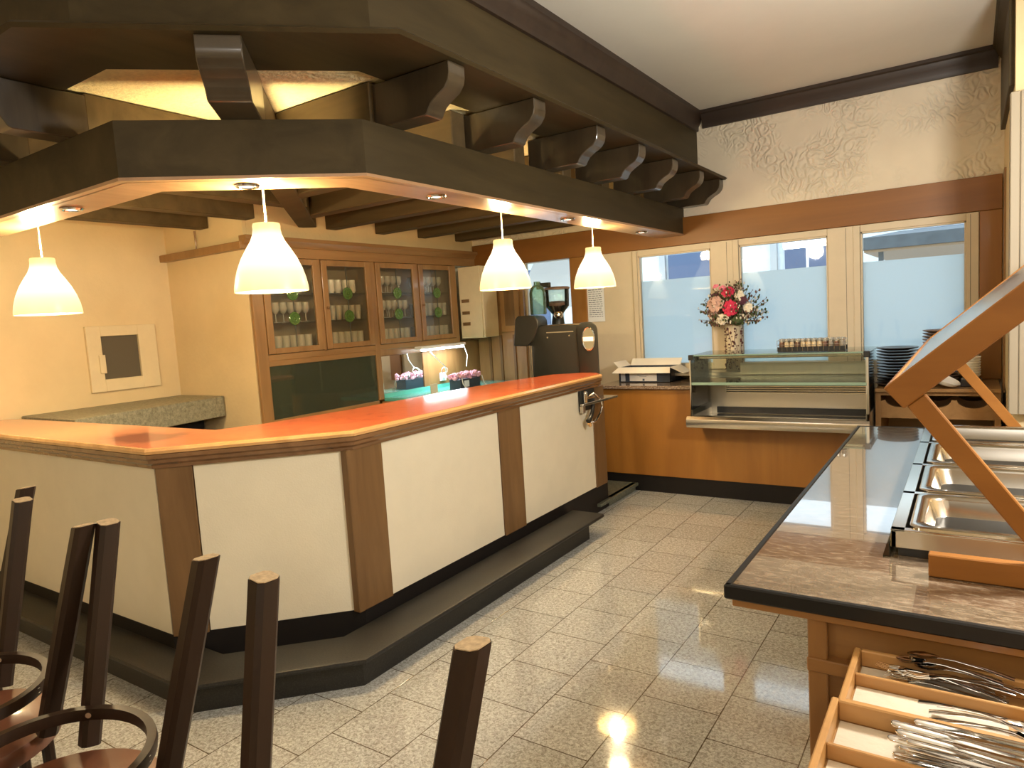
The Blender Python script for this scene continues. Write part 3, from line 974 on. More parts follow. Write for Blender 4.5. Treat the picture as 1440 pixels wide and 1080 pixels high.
# posts
for y0, y1 in ((2.315, 2.56), (3.635, 3.895), (4.98, 5.185)):
    part('post', B().box(-2.62, -2.572, y0, y1, 0.21, 1.048, 0.004), M['post'], bar)
a0, a1 = p2, p2 - dd * 0.165
b = B().prism([a0 + nn * 0.008 + Vector((0, 0, 0.21)), a1 + nn * 0.008 + Vector((0, 0, 0.21)), a1 + nn * 0.008 + Vector((0, 0, 1.048)), a0 + nn * 0.008 + Vector((0, 0, 1.048))], -nn * 0.04, 0.003)
part('post', b, M['post'], bar)
part('plinth', sweep(B(), [(-0.048, 0.0), (-0.048, 0.217), (-0.07, 0.217), (-0.07, 0)], BAR, 5.19, XLB), M['plinth'], bar, 'black plinth')
# stone foot step
fs = thing('foot_step', 'dark stone foot step running along the base of the bar', 'step', (-2.5, 3.0, 0))
b = sweep(B(), [(0.0, 0.0), (0.0, 0.118), (-0.22, 0.118), (-0.22, 0)], BENCH, 4.36, XLB)
part('riser', b, M['stone'], fs)
b = sweep(B(), [(0.03, 0.118), (0.042, 0.124), (0.047, 0.134), (0.044, 0.145), (0.034, 0.15), (-0.22, 0.15), (-0.22, 0.118)], BENCH, 4.52, XLB)
part('tread', b, M['stone'], fs)
b = B().box(-2.87, -2.56, 5.20, 5.75, 0.05, 0.075, 0.004).box(-2.87, -2.575, 5.2, 5.75, 0, 0.05).prism([(-2.60, 4.98, 0.05), (-2.545, 4.98, 0.05), (-2.545, 5.75, 0.05), (-2.60, 5.75, 0.05)], (0, 0, 0.025))
tag(centred(part('threshold_step', b, M['greenstone'])), 'green-grey stone step in the gap between bar and back counter', 'step')

# ---------------------------------------------------------------- back counter
ct = thing('service_counter', 'orange wood back counter with granite top under the windows', 'counter', (-1.8, 6.0, 0))
part('front_panel', B().box(-2.88, -1.965, 5.75, 5.79, 0.155, 0.945).box(-1.965, -0.66, 5.75, 5.79, 0.155, 0.64), M['orange'], ct)
part('carcass', B().box(-2.86, -0.68, 5.79, 6.36, 0.0, 0.64), M['orange'], ct)
part('end_carcass', B().box(-2.88, -2.0, 5.79, 6.36, 0.64, 0.945), M['orange'], ct)
part('plinth', B().box(-2.87, -0.66, 5.765, 5.789, 0.0, 0.155), M['plinth'], ct, 'black plinth')
part('granite_top', B().box(-2.90, -1.985, 5.71, 6.37, 0.946, 0.976, 0.004), M['granite'], ct, 'brown granite top')

# refrigerated display case
dc = thing('display_case', 'refrigerated steel and glass display case set into the back counter', 'display case', (-1.27, 5.8, 0.66))
X0, X1 = -1.955, -0.605
b = B()
prof = [(5.44, 0.665), (5.425, 0.70), (5.432, 0.735), (5.455, 0.755), (5.49, 0.757), (5.50, 0.745), (5.47, 0.735), (5.46, 0.70), (5.50, 0.668), (5.74, 0.66), (5.74, 0.65), (5.50, 0.65)]
b.prism([(X0, y, z) for y, z in prof], (X1 - X0, 0, 0))
part('front_lip', b, M['steel'], dc)
part('base_tray', B().box(X0 + 0.02, X1 - 0.02, 5.50, 6.0, 0.69, 0.705).box(X0 + 0.05, X1 - 0.04, 5.49, 5.60, 0.735, 0.742).box(X0 + 0.05, X1 - 0.04, 5.60, 5.606, 0.705, 0.742), M['steel_y'], dc)
part('air_slot', B().box(X0 + 0.09, X1 - 0.03, 5.975, 5.992, 0.71, 0.765), M['black'], dc, 'black air slot')
part('rear_panel', B().box(X0 + 0.02, X1, 5.995, 6.03, 0.70, 1.03), M['steel_soft'], dc)
part('rear_upper_panel', B().box(X0 + 0.28, X1 + 0.0, 6.06, 6.08, 1.04, 1.14), M['steel_soft'], dc)
part('grey_side_panel', B().box(-1.02, X1, 6.02, 6.055, 1.05, 1.235), M['lightgrey'], dc) if False else None
vent = part('vent_panel', B().box(X0 + 0.17, X1 - 0.06, 5.985, 5.994, 0.885, 0.965), M['steel'], dc)
for k in range(4):
    part('vent_slot', B().box(X0 + 0.175, X1 - 0.065, 5.980, 5.986, 0.895 + k * 0.018, 0.902 + k * 0.018), M['black'], vent)
sidep = [(5.46, 0.757), (5.505, 1.01), (5.505, 1.245), (6.04, 1.245), (6.04, 0.757)]
for xx in (X0 + 0.03, X1 - 0.02):
    part('side_glass', B().prism([(xx, y, z) for y, z in sidep], (0.006, 0, 0)), M['case_glass'], dc)
part('middle_shelf', B().box(X0 + 0.035, X1 - 0.022, 5.505, 6.0, 1.02, 1.028), M['case_glass'], dc)
part('middle_shelf_edge', B().box(X0 + 0.035, X1 - 0.022, 5.492, 5.505, 1.008, 1.032, 0.003), M['green_glass_edge'], dc)
part('top_glass', B().box(X0 + 0.03, X1 + 0.0, 5.50, 6.06, 1.247, 1.255), M['case_glass'], dc)
part('top_glass_edge', B().box(X0 + 0.03, X1, 5.496, 5.50, 1.247, 1.256), M['green_glass_edge'], dc)
part('top_rail', B().box(X0 + 0.10, X1 - 0.05, 5.505, 5.53, 1.222, 1.245, 0.005), M['steel_y'], dc)
for xx in (X0 + 0.015, X1 - 0.04):
    part('corner_clip', B().box(xx, xx + 0.04, 5.49, 5.53, 1.215, 1.258, 0.003), M['black'], dc)
part('front_glass', B().box(X0 + 0.035, X1 - 0.022, 5.498, 5.502, 1.03, 1.245), M['case_glass'], dc)
part('corner_post', B().box(X1 - 0.028, X1 - 0.01, 5.5, 5.53, 0.757, 1.22).box(X0 + 0.02, X0 + 0.03, 5.5, 5.51, 0.757, 1.22), M['steel_soft'], dc)
part('steel_side', B().box(X0 + 0.02, X0 + 0.035, 5.5, 6.04, 0.70, 0.80), M['steel_soft'], dc)
part('steel_side', B().box(X1 - 0.03, X1 - 0.01, 5.5, 6.04, 0.66, 0.80), M['steel_soft'], dc)
part('carrying_frame', B().box(X0 + 0.05, X1 - 0.05, 5.80, 6.03, 0.641, 0.70), M['steel_soft'], dc)

# spice rack on the display case
rk = thing('spice_rack', 'dark wire rack holding a row of little jars on top of the display case', 'rack', (-1.02, 5.68, 1.256))
part('tray', B().box(-1.262, -0.782, 5.615, 5.745, 1.2565, 1.262).box(-1.262, -0.782, 5.613, 5.616, 1.262, 1.295).box(-1.262, -0.782, 5.744, 5.747, 1.262, 1.295), M['black'], rk)
b = B()
for z in (1.31, 1.345):
    b.tube([(-1.264, 5.612, z), (-0.78, 5.612, z), (-0.78, 5.748, z), (-1.264, 5.748, z), (-1.264, 5.612, z)], 0.0018, 5)
for k in range(14):
    x = -1.264 + 0.484 * k / 13
    b.tube([(x, 5.612, 1.262), (x, 5.612, 1.345)], 0.0015, 5)
part('wire_guard', b, M['chrome'], rk)
cols = ['b', 'a', 'a', 'b', 'a', 'a', 'a', 'a', 'b', 'c', 'b', 'c']
lab = {'a': 'little spice jar with pale contents in the front row of the rack', 'b': 'little spice jar with dark brown contents in the front row of the rack', 'c': 'little spice jar with greyish contents in the front row of the rack'}
pj = {}
for row, yy in ((0, 5.648), (1, 5.712)):
    for i, c in enumerate(cols):
        if row: c = random.choice('abc')
        x = -1.24 + i * 0.0396
        lbl = lab[c] if row == 0 else lab[c].replace('front', 'rear')
        key = c
        if key not in pj:
            t = thing('spice_jar', lbl, 'jar', (x, yy, 1.2625))
            part('jar', B().lathe([(0.016, 0), (0.0165, 0.005), (0.0165, 0.06), (0.013, 0.068)], n=14), M['spice_' + c], t, local=True)
            part('lid', B().lathe([(0.0145, 0.068), (0.0150, 0.09), (0.012, 0.094)], n=14), M['jarlid'], t, local=True)
            pj[key] = t
        else:
            t = dup(pj[key], (x, yy, 1.2625), label=lbl)
        t['group'] = lbl.replace('little spice jar', 'spice jars')

# vase and bouquet
vx, vy, vz = -1.775, 6.235, 1.056
va = thing('vase', 'tall cream vase printed with dark vines, standing on the window sill', 'vase', (vx, vy, vz))
part('body', B().lathe([(0.070, 0), (0.073, 0.01), (0.071, 0.2), (0.074, 0.40), (0.078, 0.425), (0.072, 0.425), (0.068, 0.40), (0.065, 0.02)], (vx, vy, vz), 28), M['vase'], va)
b = B()
for a0 in (-2.45, -1.75, -1.05, -0.2, 0.9, 2.0):
    pts = []
    for k in range(22):
        z = 0.02 + k * 0.017
        a = a0 + 0.16 * math.sin(k * 0.5 + a0 * 3)
        pts.append((vx + 0.0745 * math.cos(a), vy + 0.0745 * math.sin(a), vz + z))
        aa = a + random.choice((-1, 1)) * random.uniform(0.12, 0.26)
        if random.random() < 0.75:
            b.blob((vx + 0.0755 * math.cos(aa), vy + 0.0755 * math.sin(aa), vz + z + random.uniform(0, 0.012)), random.uniform(0.006, 0.012), 1, (1, 1, random.uniform(0.6, 1.3)))
    b.tube(pts, 0.002, 5)
part('vine_print', b, M['vine'], va)
bq = thing('bouquet', 'dried bouquet of crimson, pink and white flowers with twigs in the vase', 'flowers', (vx, vy, vz + 0.40))


def rosette(c, r, layers=4, dirv=(0, -1, 0.3)):
    b = B()
    D = Vector(dirv).normalized()
    a = D.cross(Vector((0, 0, 1))).normalized()
    u = a.cross(D)
    for L in range(layers):
        n = 5 + L * 2
        for k in range(n):
            t_ = 2 * PI * k / n + L * 0.5
            rr = r * (0.15 + 0.85 * L / (layers - 1))
            o = a * math.cos(t_) + u * math.sin(t_)
            pc_ = Vector(c) + o * rr * 0.7 + D * (r * 0.5 * (1 - L / layers))
            b.blob(pc_, r * random.uniform(0.22, 0.36), 1, (1, 0.6, 1), 0.35)
    return b


zc = vz + 0.43
part('crimson_bloom', rosette((vx + 0.03, vy - 0.16, zc + 0.13), 0.075), M['rose'], bq)
part('crimson_bloom', rosette((vx - 0.005, vy - 0.10, zc + 0.27), 0.06, dirv=(0, -1, 0.7)), M['rose'], bq)
part('rose_bloom', rosette((vx - 0.06, vy - 0.09, zc + 0.31), 0.035, dirv=(0, -0.6, 1)), M['rose_light'], bq)
part('rose_bloom', rosette((vx - 0.13, vy - 0.05, zc + 0.33), 0.03, dirv=(-0.3, -0.4, 1)), M['rose_light'], bq)
part('blush_bloom', rosette((vx - 0.11, vy - 0.14, zc + 0.18), 0.075), M['blush'], bq)
part('blush_bloom', rosette((vx - 0.15, vy - 0.08, zc + 0.08), 0.05), M['blush'], bq)
part('blush_bloom', rosette((vx + 0.16, vy - 0.10, zc + 0.13), 0.045), M['white_petals'], bq)
part('white_bloom', rosette((vx - 0.05, vy - 0.15, zc + 0.04), 0.055), M['white_petals'], bq)
part('white_bloom', rosette((vx + 0.09, vy - 0.10, zc + 0.24), 0.045), M['white_petals'], bq)
part('plum_bloom', rosette((vx + 0.12, vy - 0.12, zc + 0.19), 0.04), M['plum'], bq)
part('plum_bloom', rosette((vx - 0.14, vy - 0.02, zc + 0.24), 0.045), M['plum'], bq)
b = B()
bt = B()
bw = B()
for k in range(230):
    th = random.uniform(0, 2 * PI)
    el = random.uniform(0.1, 1.5)
    L = random.uniform(0.2, 0.33) * (0.85 + 0.38 * math.sin(el))
    d = Vector((math.cos(th) * math.cos(el) * 0.95, math.sin(th) * math.cos(el) * 0.75, math.sin(el)))
    p0 = Vector((vx, vy, zc - 0.02)) + Vector((d.x, d.y, 0)) * 0.04
    p1 = p0 + d * L
    if p1.y > YB - 0.06: continue
    mid = (p0 + p1) / 2 + Vector((0, 0, 0.02))
    bt.tube([p0, mid, p1], 0.0018, 5)
    for j in range(6):
        q = p0.lerp(p1, 0.5 + 0.1 * j) + Vector([random.uniform(-0.014, 0.014) for _ in range(3)])
        if q.y > YB - 0.05: continue
        (b if random.random() < 0.5 else bt if random.random() < 0.5 else bw).blob(q, random.uniform(0.004, 0.010), 1, (1, 1, 1.5))
part('foliage', b, M['leaf'], bq, kind='stuff')
part('twigs', bt, M['twig'], bq, kind='stuff')
part('tiny_blossoms', bw, M['white_petals'], bq, kind='stuff')
part('leaf_cluster', B().blob((vx + 0.06, vy - 0.09, zc + 0.03), 0.055, 2, (1, 1, 0.9), 0.25).blob((vx - 0.02, vy, zc + 0.12), 0.10, 2, (1, 0.8, 1.1), 0.2), M['leaf'], bq)

# open cardboard box
cb = thing('cardboard_box', 'open white and dark blue cardboard box on the granite top', 'box', (-2.54, 6.13, 0.976))
x0, x1, y0, y1, z0, z1 = -2.80, -2.29, 5.99, 6.27, 0.977, 1.115
part('carton', B().box(x0, x1, y0, y0 + 0.005, z0, z1).box(x0, x1, y1 - 0.005, y1, z0, z1).box(x0, x0 + 0.005, y0, y1, z0, z1).box(x1 - 0.005, x1, y0, y1, z0, z1).box(x0, x1, y0, y1, z0, z0 + 0.005), M['carddark'], cb)
part('flap', B().prism([(x0, y0, z1), (x1, y0, z1), (x1 + 0.03, y0 - 0.085, z1 - 0.045), (x0 - 0.03, y0 - 0.085, z1 - 0.045)], (0, 0, 0.005)), M['card'], cb)
part('flap', B().prism([(x0, y1, z1), (x1, y1, z1), (x1 + 0.0, y1 + 0.05, z1 + 0.06), (x0, y1 + 0.05, z1 + 0.06)], (0, 0.004, 0.003)), M['card'], cb)
part('flap', B().prism([(x1, y0, z1), (x1, y1, z1), (x1 + 0.12, y1 - 0.02, z1 - 0.06), (x1 + 0.12, y0 + 0.02, z1 - 0.06)], (0, 0, 0.004)), M['card'], cb)
part('flap', B().prism([(x0, y0, z1), (x0, y1, z1), (x0 - 0.05, y1, z1 + 0.05), (x0 - 0.05, y0, z1 + 0.05)], (0, 0, 0.004)), M['card'], cb)
lbx = part('front_label', B().box(x0 + 0.11, x1 - 0.13, y0 - 0.002, y0, z0 + 0.012, z1 - 0.022), M['card'], cb)
part('printed_lines', B().box(x0 + 0.19, x1 - 0.21, y0 - 0.003, y0 - 0.0018, z0 + 0.065, z0 + 0.069).box(x0 + 0.21, x1 - 0.23, y0 - 0.003, y0 - 0.0018, z0 + 0.052, z0 + 0.055).box(x0 + 0.24, x1 - 0.25, y0 - 0.003, y0 - 0.0018, z0 + 0.014, z0 + 0.034), M['ink'], lbx)
part('grey_edge_print', B().box(x0 + 0.02, x0 + 0.065, y0 - 0.002, y0, z0 + 0.01, z1 - 0.01), M['lightgrey'], cb)

# rack cabinet right of the display case
rc = thing('bottle_rack_cabinet', 'brown wood rack cabinet with scalloped bottle rests beside the display case', 'cabinet', (-0.28, 6.0, 0))
part('top', B().box(-0.60, 0.17, 5.72, 6.36, 0.935, 0.960, 0.003), M['cab_y'], rc)
part('side', B().box(-0.60, -0.565, 5.76, 6.36, 0, 0.935), M['cab'], rc)
part('side', B().box(0.135, 0.17, 5.76, 6.36, 0, 0.935), M['cab'], rc)
part('top_rail', B().box(-0.565, 0.135, 5.765, 5.79, 0.905, 0.935), M['cab_y'], rc)
pts = [(-0.565, 0.86)]
for cx in (-0.44, -0.215, 0.01):
    for k in range(13):
        a = PI + PI * k / 12
        pts.append((cx + 0.095 * math.cos(a), 0.872 + 0.055 * math.sin(a)))
pts += [(0.135, 0.86), (0.135, 0.76), (-0.565, 0.76)]
part('bottle_rest', B().prism([(x, 5.77, z) for x, z in pts], (0, 0.03, 0)), M['cab_y'], rc)
part('bottle_rest', B().prism([(x, 6.15, z) for x, z in pts], (0, 0.03, 0)), M['cab_y'], rc)
part('shelf', B().box(-0.565, 0.135, 5.77, 6.34, 0.735, 0.76), M['cab_y'], rc)
part('rear_board', B().box(-0.565, 0.135, 6.34, 6.36, 0.0, 0.935), M['dark_in'], rc)
part('shelf', B().box(-0.565, 0.135, 5.77, 6.34, 0.08, 0.1), M['cab_y'], rc)


def plate_b(r, h):
    return B().lathe([(r * 0.55, 0), (r * 0.62, h * 0.15), (r * 0.97, h * 0.62), (r, h * 0.8), (r * 0.985, h * 0.86), (r * 0.6, h * 0.4), (0.002, h * 0.4)], n=36, cap1=True)


def stack(name, mat, r, h, pitch, n, x, y, z, label, group):
    o = part(name, plate_b(r, h), mat)
    tag(o, label, 'plate', group)
    o.location = (x, y, z)
    for k in range(1, n):
        c = o.copy()
        COL.objects.link(c)
        c.location = (x + random.uniform(-.002, .002), y + random.uniform(-.002, .002), z + k * pitch)
    return o


stack('plate', M['plate_dark'], 0.142, 0.026, 0.0222, 12, -0.468, 5.95, 0.986, 'black plate in the wide stack next to the display case', 'black plates stacked next to the display case')
stack('plate', M['plate_brown'], 0.118, 0.028, 0.0225, 18, -0.192, 6.05, 0.962, 'brown plate in the taller stack, behind the sneeze guard', 'brown plates in the taller stack')
tag(centred(part('serving_dish', B().lathe([(0.08, 0), (0.13, 0.012), (0.155, 0.022), (0.15, 0.024), (0.08, 0.006)], (-0.468, 5.95, 0.961), 32), M['plate_brown'])), 'shallow dark dish under the stack of black plates', 'dish')
stack('bowl', M['dish_white'], 0.058, 0.04, 0.018, 8, 0.0, 5.92, 1.012, 'small white bowl in the stack by the wooden window post', 'white bowls stacked by the window post')
t = part('serving_box', B().box(-0.065, 0.065, 5.85, 6.0, 0.961, 1.010, 0.004), M['plate_dark'])
tag(centred(t), 'low black block under the stack of white bowls', 'box')
t = part('oval_dish', B().lathe([(0.05, 0), (0.11, 0.02), (0.13, 0.045), (0.125, 0.047), (0.05, 0.01)], (0, 0, 0), 28), M['dish_white'])
tag(t, 'white dish leaning askew behind the sneeze guard strut', 'dish')
t.location = (-0.17, 5.80, 0.985)
t.rotation_euler = (math.radians(8), math.radians(24), 0)
t.scale = (0.75, 0.75, 1)

# ---------------------------------------------------------------- coffee machine and its cabinet
bc = thing('machine_cabinet', 'brown base cabinet under the coffee machine beyond the end of the bar', 'cabinet', (-3.1, 5.5, 0))
part('carcass', B().box(-3.5, -2.89, 5.26, 5.72, 0.0, 0.90), M['post'], bc)
part('worktop', B().prism([(-3.52, 5.24, 0.90), (-2.64, 5.24, 0.90), (-2.86, 5.72, 0.90), (-3.52, 5.72, 0.90)], (0, 0, 0.035), 0.003), M['granite'], bc)
em = thing('espresso_machine', 'black espresso machine with oval badge at the window end of the bar', 'coffee machine', (-3.05, 5.45, 0.936))
Y0, Y1 = 5.24, 5.62
REAR = (-0.20, Y1 - Y0, 0)
# side cheeks with rounded top corner
prof = [(-2.80, 0.936), (-2.615, 0.936)]
for k in range(9):
    a = PI / 2 * k / 8
    prof.append((-2.685 + 0.07 * math.cos(a), 1.505 + 0.07 * math.sin(a)))
for k in range(1, 9):
    a = PI / 2 + PI / 2 * k / 8
    prof.append((-2.745 + 0.07 * math.cos(a), 1.505 + 0.07 * math.sin(a)))
prof = [(max(p[0], -2.84), p[1]) for p in prof]
part('group_cover', B().prism([(x, Y0 - 0.025, z) for x, z in prof], (-0.22, Y1 - Y0 + 0.03, 0), 0.006), M['machine'], em)
part('side_panel', B().prism([(-3.31, Y0, 0.95), (-2.80, Y0, 0.95), (-2.80, Y0, 1.555), (-3.17, Y0, 1.565), (-3.31, Y0, 1.53)], REAR, 0.004), M['machine'], em)
hp = [(-3.475, 1.395), (-3.325, 1.39), (-3.26, 1.44), (-3.22, 1.52), (-3.20, 1.565), (-3.205, 1.62), (-3.235, 1.655), (-3.28, 1.665), (-3.41, 1.665), (-3.44, 1.64)]
part('head', B().prism([(x, Y0 - 0.02, z) for x, z in hp], (-0.15, Y1 - Y0 + 0.04, 0), 0.008), M['machine'], em)
part('cup_shelf', B().prism([(-3.2, Y0 + 0.02, 1.556), (-2.80, Y0 + 0.02, 1.556), (-3.0, Y1, 1.556), (-3.35, Y1, 1.556)], (0, 0, 0.015), 0.003), M['steel_y'], em)
part('trim_strip', B().box(-3.30, -3.29, Y0 - 0.008, Y0, 0.96, 1.39), M['steel_soft'], em)
part('upper_trim', B().box(-3.13, -2.86, Y0 - 0.004, Y0, 1.50, 1.508), M['steel_soft'], em)
for xx, zz in ((-3.28, 1.455), (-3.12, 1.46), (-2.9, 1.47)):
    part('screw', B().cyl((xx, Y0 - 0.006, zz), (xx, Y0, zz), 0.007, n=12), M['chrome'], em)
bd = part('badge', B().prism([(-2.700 + 0.058 * math.cos(2 * PI * k / 40), Y0 - 0.031, 1.435 + 0.098 * math.sin(2 * PI * k / 40)) for k in range(40)], (0, 0.005, 0)), M['mirror'], em, 'oval mirror-like badge')
b = B()
lp = []
for k in range(41):
    a = 2 * PI * k / 40
    lp.append((-2.700 + 0.058 * math.cos(a), Y0 - 0.032, 1.435 + 0.098 * math.sin(a)))
part('badge_rim', b.tube(lp, 0.004, 6), M['chrome'], bd)
part('badge_plate', B().box(-2.752, -2.655, Y0 - 0.036, Y0 - 0.031, 1.415, 1.452, 0.001), M['paper'], bd)
part('drip_box', B().box(-2.67, -2.615, 5.195, 5.235, 0.70, 0.96, 0.004), M['machine'], em)
# drip shelf and group handle reaching round the bar end
ds = thing('drip_shelf', 'steel drip shelf with steam wand hooked on the end of the bar', 'drip shelf', (-2.5, 5.0, 0.86))
part('shelf_plate', B().prism([(-2.57, 4.74, 0.925), (-2.535, 4.74, 0.925), (-2.43, 5.16, 0.945), (-2.57, 5.16, 0.945)], (0, 0, 0.02), 0.003), M['steel_y'], ds)
part('mounting_plate', B().box(-2.571, -2.56, 4.74, 4.99, 0.88, 1.045), M['machine'], ds)
part('front_trim', B().box(-2.565, -2.535, 4.735, 4.78, 0.87, 0.925, 0.003), M['steel_soft'], ds)
part('valve', B().cyl((-2.545, 4.80, 0.95), (-2.545, 4.80, 1.01), 0.022, n=14).blob((-2.545, 4.80, 1.02), 0.022, 2).cyl((-2.545, 4.80, 0.985), (-2.52, 4.90, 0.985), 0.014, n=10), M['chrome'], ds)
arc = [(-2.50, 4.86 + 0.16 * math.sin(PI * k / 14) * 0.9, 1.015 - 0.23 * k / 14 + 0.0) for k in range(15)]
part('steam_wand', B().tube([(-2.52, 4.83, 1.0)] + arc + [(-2.51, 4.80, 0.79)], 0.0085, 10), M['chrome'], ds)
part('portafilter_handle', B().tube([(-2.525, 4.90, 0.965), (-2.52, 4.885, 0.92), (-2.515, 4.85, 0.86), (-2.51, 4.80, 0.82), (-2.51, 4.765, 0.805)], 0.013, 10, 0.02), M['black'], ds)
part('nozzle', B().cyl((-2.51, 4.775, 0.79), (-2.51, 4.80, 0.765), 0.014, n=12), M['lip'], ds)

# grinder
gx, gy = -3.36, 5.86
gr = thing('coffee_grinder', 'coffee grinder with clear hopper of beans behind the espresso machine', 'grinder', (gx, gy, 0.0))
part('stand', B().box(gx - 0.14, gx + 0.14, gy - 0.12, gy + 0.14, 0.0, 0.93), M['post'], gr)
part('body', B().lathe([(0.10, 0.93), (0.10, 1.0), (0.075, 1.05), (0.08, 1.45), (0.06, 1.60), (0.05, 1.66)], (gx, gy, 0), 24), M['machine'], gr)
part('hopper', B().lathe([(0.05, 1.66), (0.115, 1.74), (0.12, 1.90), (0.115, 1.90), (0.11, 1.745), (0.045, 1.665)], (gx, gy, 0), 28, False, False), M['case_glass'], gr, 'clear hopper')
part('beans', B().lathe([(0.044, 1.667), (0.108, 1.745), (0.108, 1.77), (0.06, 1.79), (0.003, 1.78)], (gx, gy, 0), 24), M['beans'], gr, 'brown coffee beans')
part('lid', B().lathe([(0.125, 1.90), (0.13, 1.915), (0.11, 1.925), (0.02, 1.93)], (gx, gy, 0), 28), M['plate_brown'], gr)
part('lid_clip', B().box(gx - 0.12, gx + 0.0, gy - 0.14, gy - 0.10, 1.925, 1.97, 0.004).box(gx - 0.14, gx - 0.11, gy - 0.15, gy - 0.1, 1.91, 1.98, 0.004), M['machine'], gr)
part('knob', B().blob((gx + 0.075, gy - 0.12, 1.655), 0.045, 2), M['chrome'], gr)
# green glass bottle
gb = part('glass_bottle', B().lathe([(0.07, 0), (0.075, 0.01), (0.075, 0.20), (0.06, 0.245), (0.03, 0.27), (0.028, 0.30), (0.02, 0.30)], n=24), M['bottle_green'])
tag(gb, 'green glass jar standing on the head of the espresso machine', 'bottle')
gb.location = (-3.31, 5.42, 1.668)

# notice on the window post
t = thing('notice_sheet', 'printed white notice sheet taped to the wall beside the window post', 'paper', (-3.20, 6.385, 1.58))
part('sheet', B().box(-3.30, -3.11, 6.386, 6.389, 1.56, 1.96), M['paper'], t)
b = B()
for k in range(16):
    z = 1.925 - k * 0.021
    x = -3.285
    while x < -3.14:
        wd = random.uniform(0.012, 0.04)
        b.box(x, min(x + wd, -3.13), 6.3845, 6.386, z, z + 0.006)
        x += wd + 0.008
part('text_lines', b, M['ink'], t)

# ---------------------------------------------------------------- glass cabinet on the bar wall
XC = -4.70
gc = thing('glass_cabinet', 'built-in brown wood cabinet with leaded glass doors behind the bar', 'cabinet', (-4.85, 4.7, 0))
part('carcass', B().box(-5.05, -5.03, 3.41, 6.0, 0.9, 2.30).box(-5.05, XC - 0.03, 3.41, 3.44, 0.9, 2.30).box(-5.05, XC - 0.03, 5.97, 6.0, 1.44, 2.30).box(-5.05, XC - 0.03, 4.70, 4.72, 0.95, 2.30).box(-5.05, XC - 0.03, 3.44, 5.97, 2.28, 2.30).box(-5.05, XC - 0.03, 3.44, 5.97, 1.445, 1.47).box(-5.05, XC - 0.03, 3.44, 4.70, 0.9, 0.93), M['dark_in'], gc)
part('cornice', B().prism([(XC - 0.04, 3.36, 2.345), (XC + 0.01, 3.36, 2.345), (XC + 0.03, 3.36, 2.375), (XC + 0.05, 3.36, 2.39), (XC + 0.05, 3.36, 2.42), (XC - 0.04, 3.36, 2.42)], (0, 3.03, 0)), M['cab_y'], gc)
part('top_board', B().box(XC - 0.03, XC, 3.40, 6.38, 2.26, 2.345, 0.003), M['cab_y'], gc)
for y0, y1, z0 in ((3.40, 3.50, 0.9), (4.70, 4.765, 0.95), (5.945, 6.0, 1.43)):
    part('stile', B().box(XC - 0.03, XC + 0.002, y0, y1, z0, 2.26, 0.003), M['cab'], gc)
part('stile', B().box(XC - 0.03, XC, 4.083, 4.11, 1.46, 2.26, 0.003).box(XC - 0.03, XC, 5.35, 5.38, 1.46, 2.26, 0.003), M['cab'], gc)
part('middle_rail', B().box(XC - 0.03, XC, 3.50, 6.0, 1.425, 1.475, 0.003), M['cab_y'], gc)
part('middle_rail', B().box(XC - 0.03, XC, 3.50, 4.70, 1.38, 1.425, 0.003), M['cab_y'], gc)
part('lower_rail', B().box(XC - 0.03, XC, 3.50, 4.70, 0.90, 0.945, 0.003), M['cab_y'], gc)
for z in (1.72, 1.96):
    part('shelf', B().box(-5.03, XC - 0.05, 3.44, 5.97, z, z + 0.012), M['case_glass'], gc)
for y0, y1, ks in ((3.505, 4.08, 1), (4.113, 4.695, -1), (4.77, 5.345, 1), (5.385, 5.94, -1)):
    d = part('door', B().box(XC - 0.012, XC + 0.012, y0, y0 + 0.062, 1.48, 2.255, 0.003).box(XC - 0.012, XC + 0.012, y1 - 0.062, y1, 1.48, 2.255, 0.003).box(XC - 0.012, XC + 0.012, y0 + 0.062, y1 - 0.062, 1.48, 1.525, 0.002).box(XC - 0.012, XC + 0.012, y0 + 0.062, y1 - 0.062, 2.205, 2.255, 0.002), M['cab'], gc)
    part('glass', B().box(XC - 0.006, XC - 0.003, y0 + 0.062, y1 - 0.062, 1.525, 2.205), M['door_glass'], d)
    ym = (y0 + y1) / 2
    for zz in (1.76, 1.965):
        lens = [(0.056 * math.cos(2 * PI * k / 24), 0.056 * math.sin(2 * PI * k / 24)) for k in range(24)]
        b = B().prism([(XC - 0.003, ym + u, zz + v) for u, v in lens], (0.004, 0, 0))
        b.torus((XC + 0.001, ym, zz), 0.048, 0.008, 22, 6, 'x')
        b.torus((XC + 0.001, ym, zz), 0.024, 0.007, 18, 6, 'x')
        b.blob((XC + 0.001, ym, zz), 0.012, 1)
        part('green_roundel', b, M['bull'], d, 'green bullseye glass')
    for za_, zb3 in ((1.525, 1.704), (1.816, 1.909), (2.021, 2.205)):
        part('lead_line', B().box(XC - 0.003, XC + 0.003, ym - 0.0025, ym + 0.0025, za_, zb3), M['lead'], d)
    yk = y1 - 0.03 if ks > 0 else y0 + 0.03
    if ks < 0:
        part('knob', B().blob((XC + 0.028, yk, 1.84), 0.013, 2).cyl((XC + 0.01, yk, 1.84), (XC + 0.02, yk, 1.84), 0.006, n=8), M['post'], d)
d = part('sliding_door', B().box(XC - 0.016, XC - 0.012, 3.50, 4.70, 0.945, 1.382), M['dark_glass'], gc, 'dark reflecting glass pane')

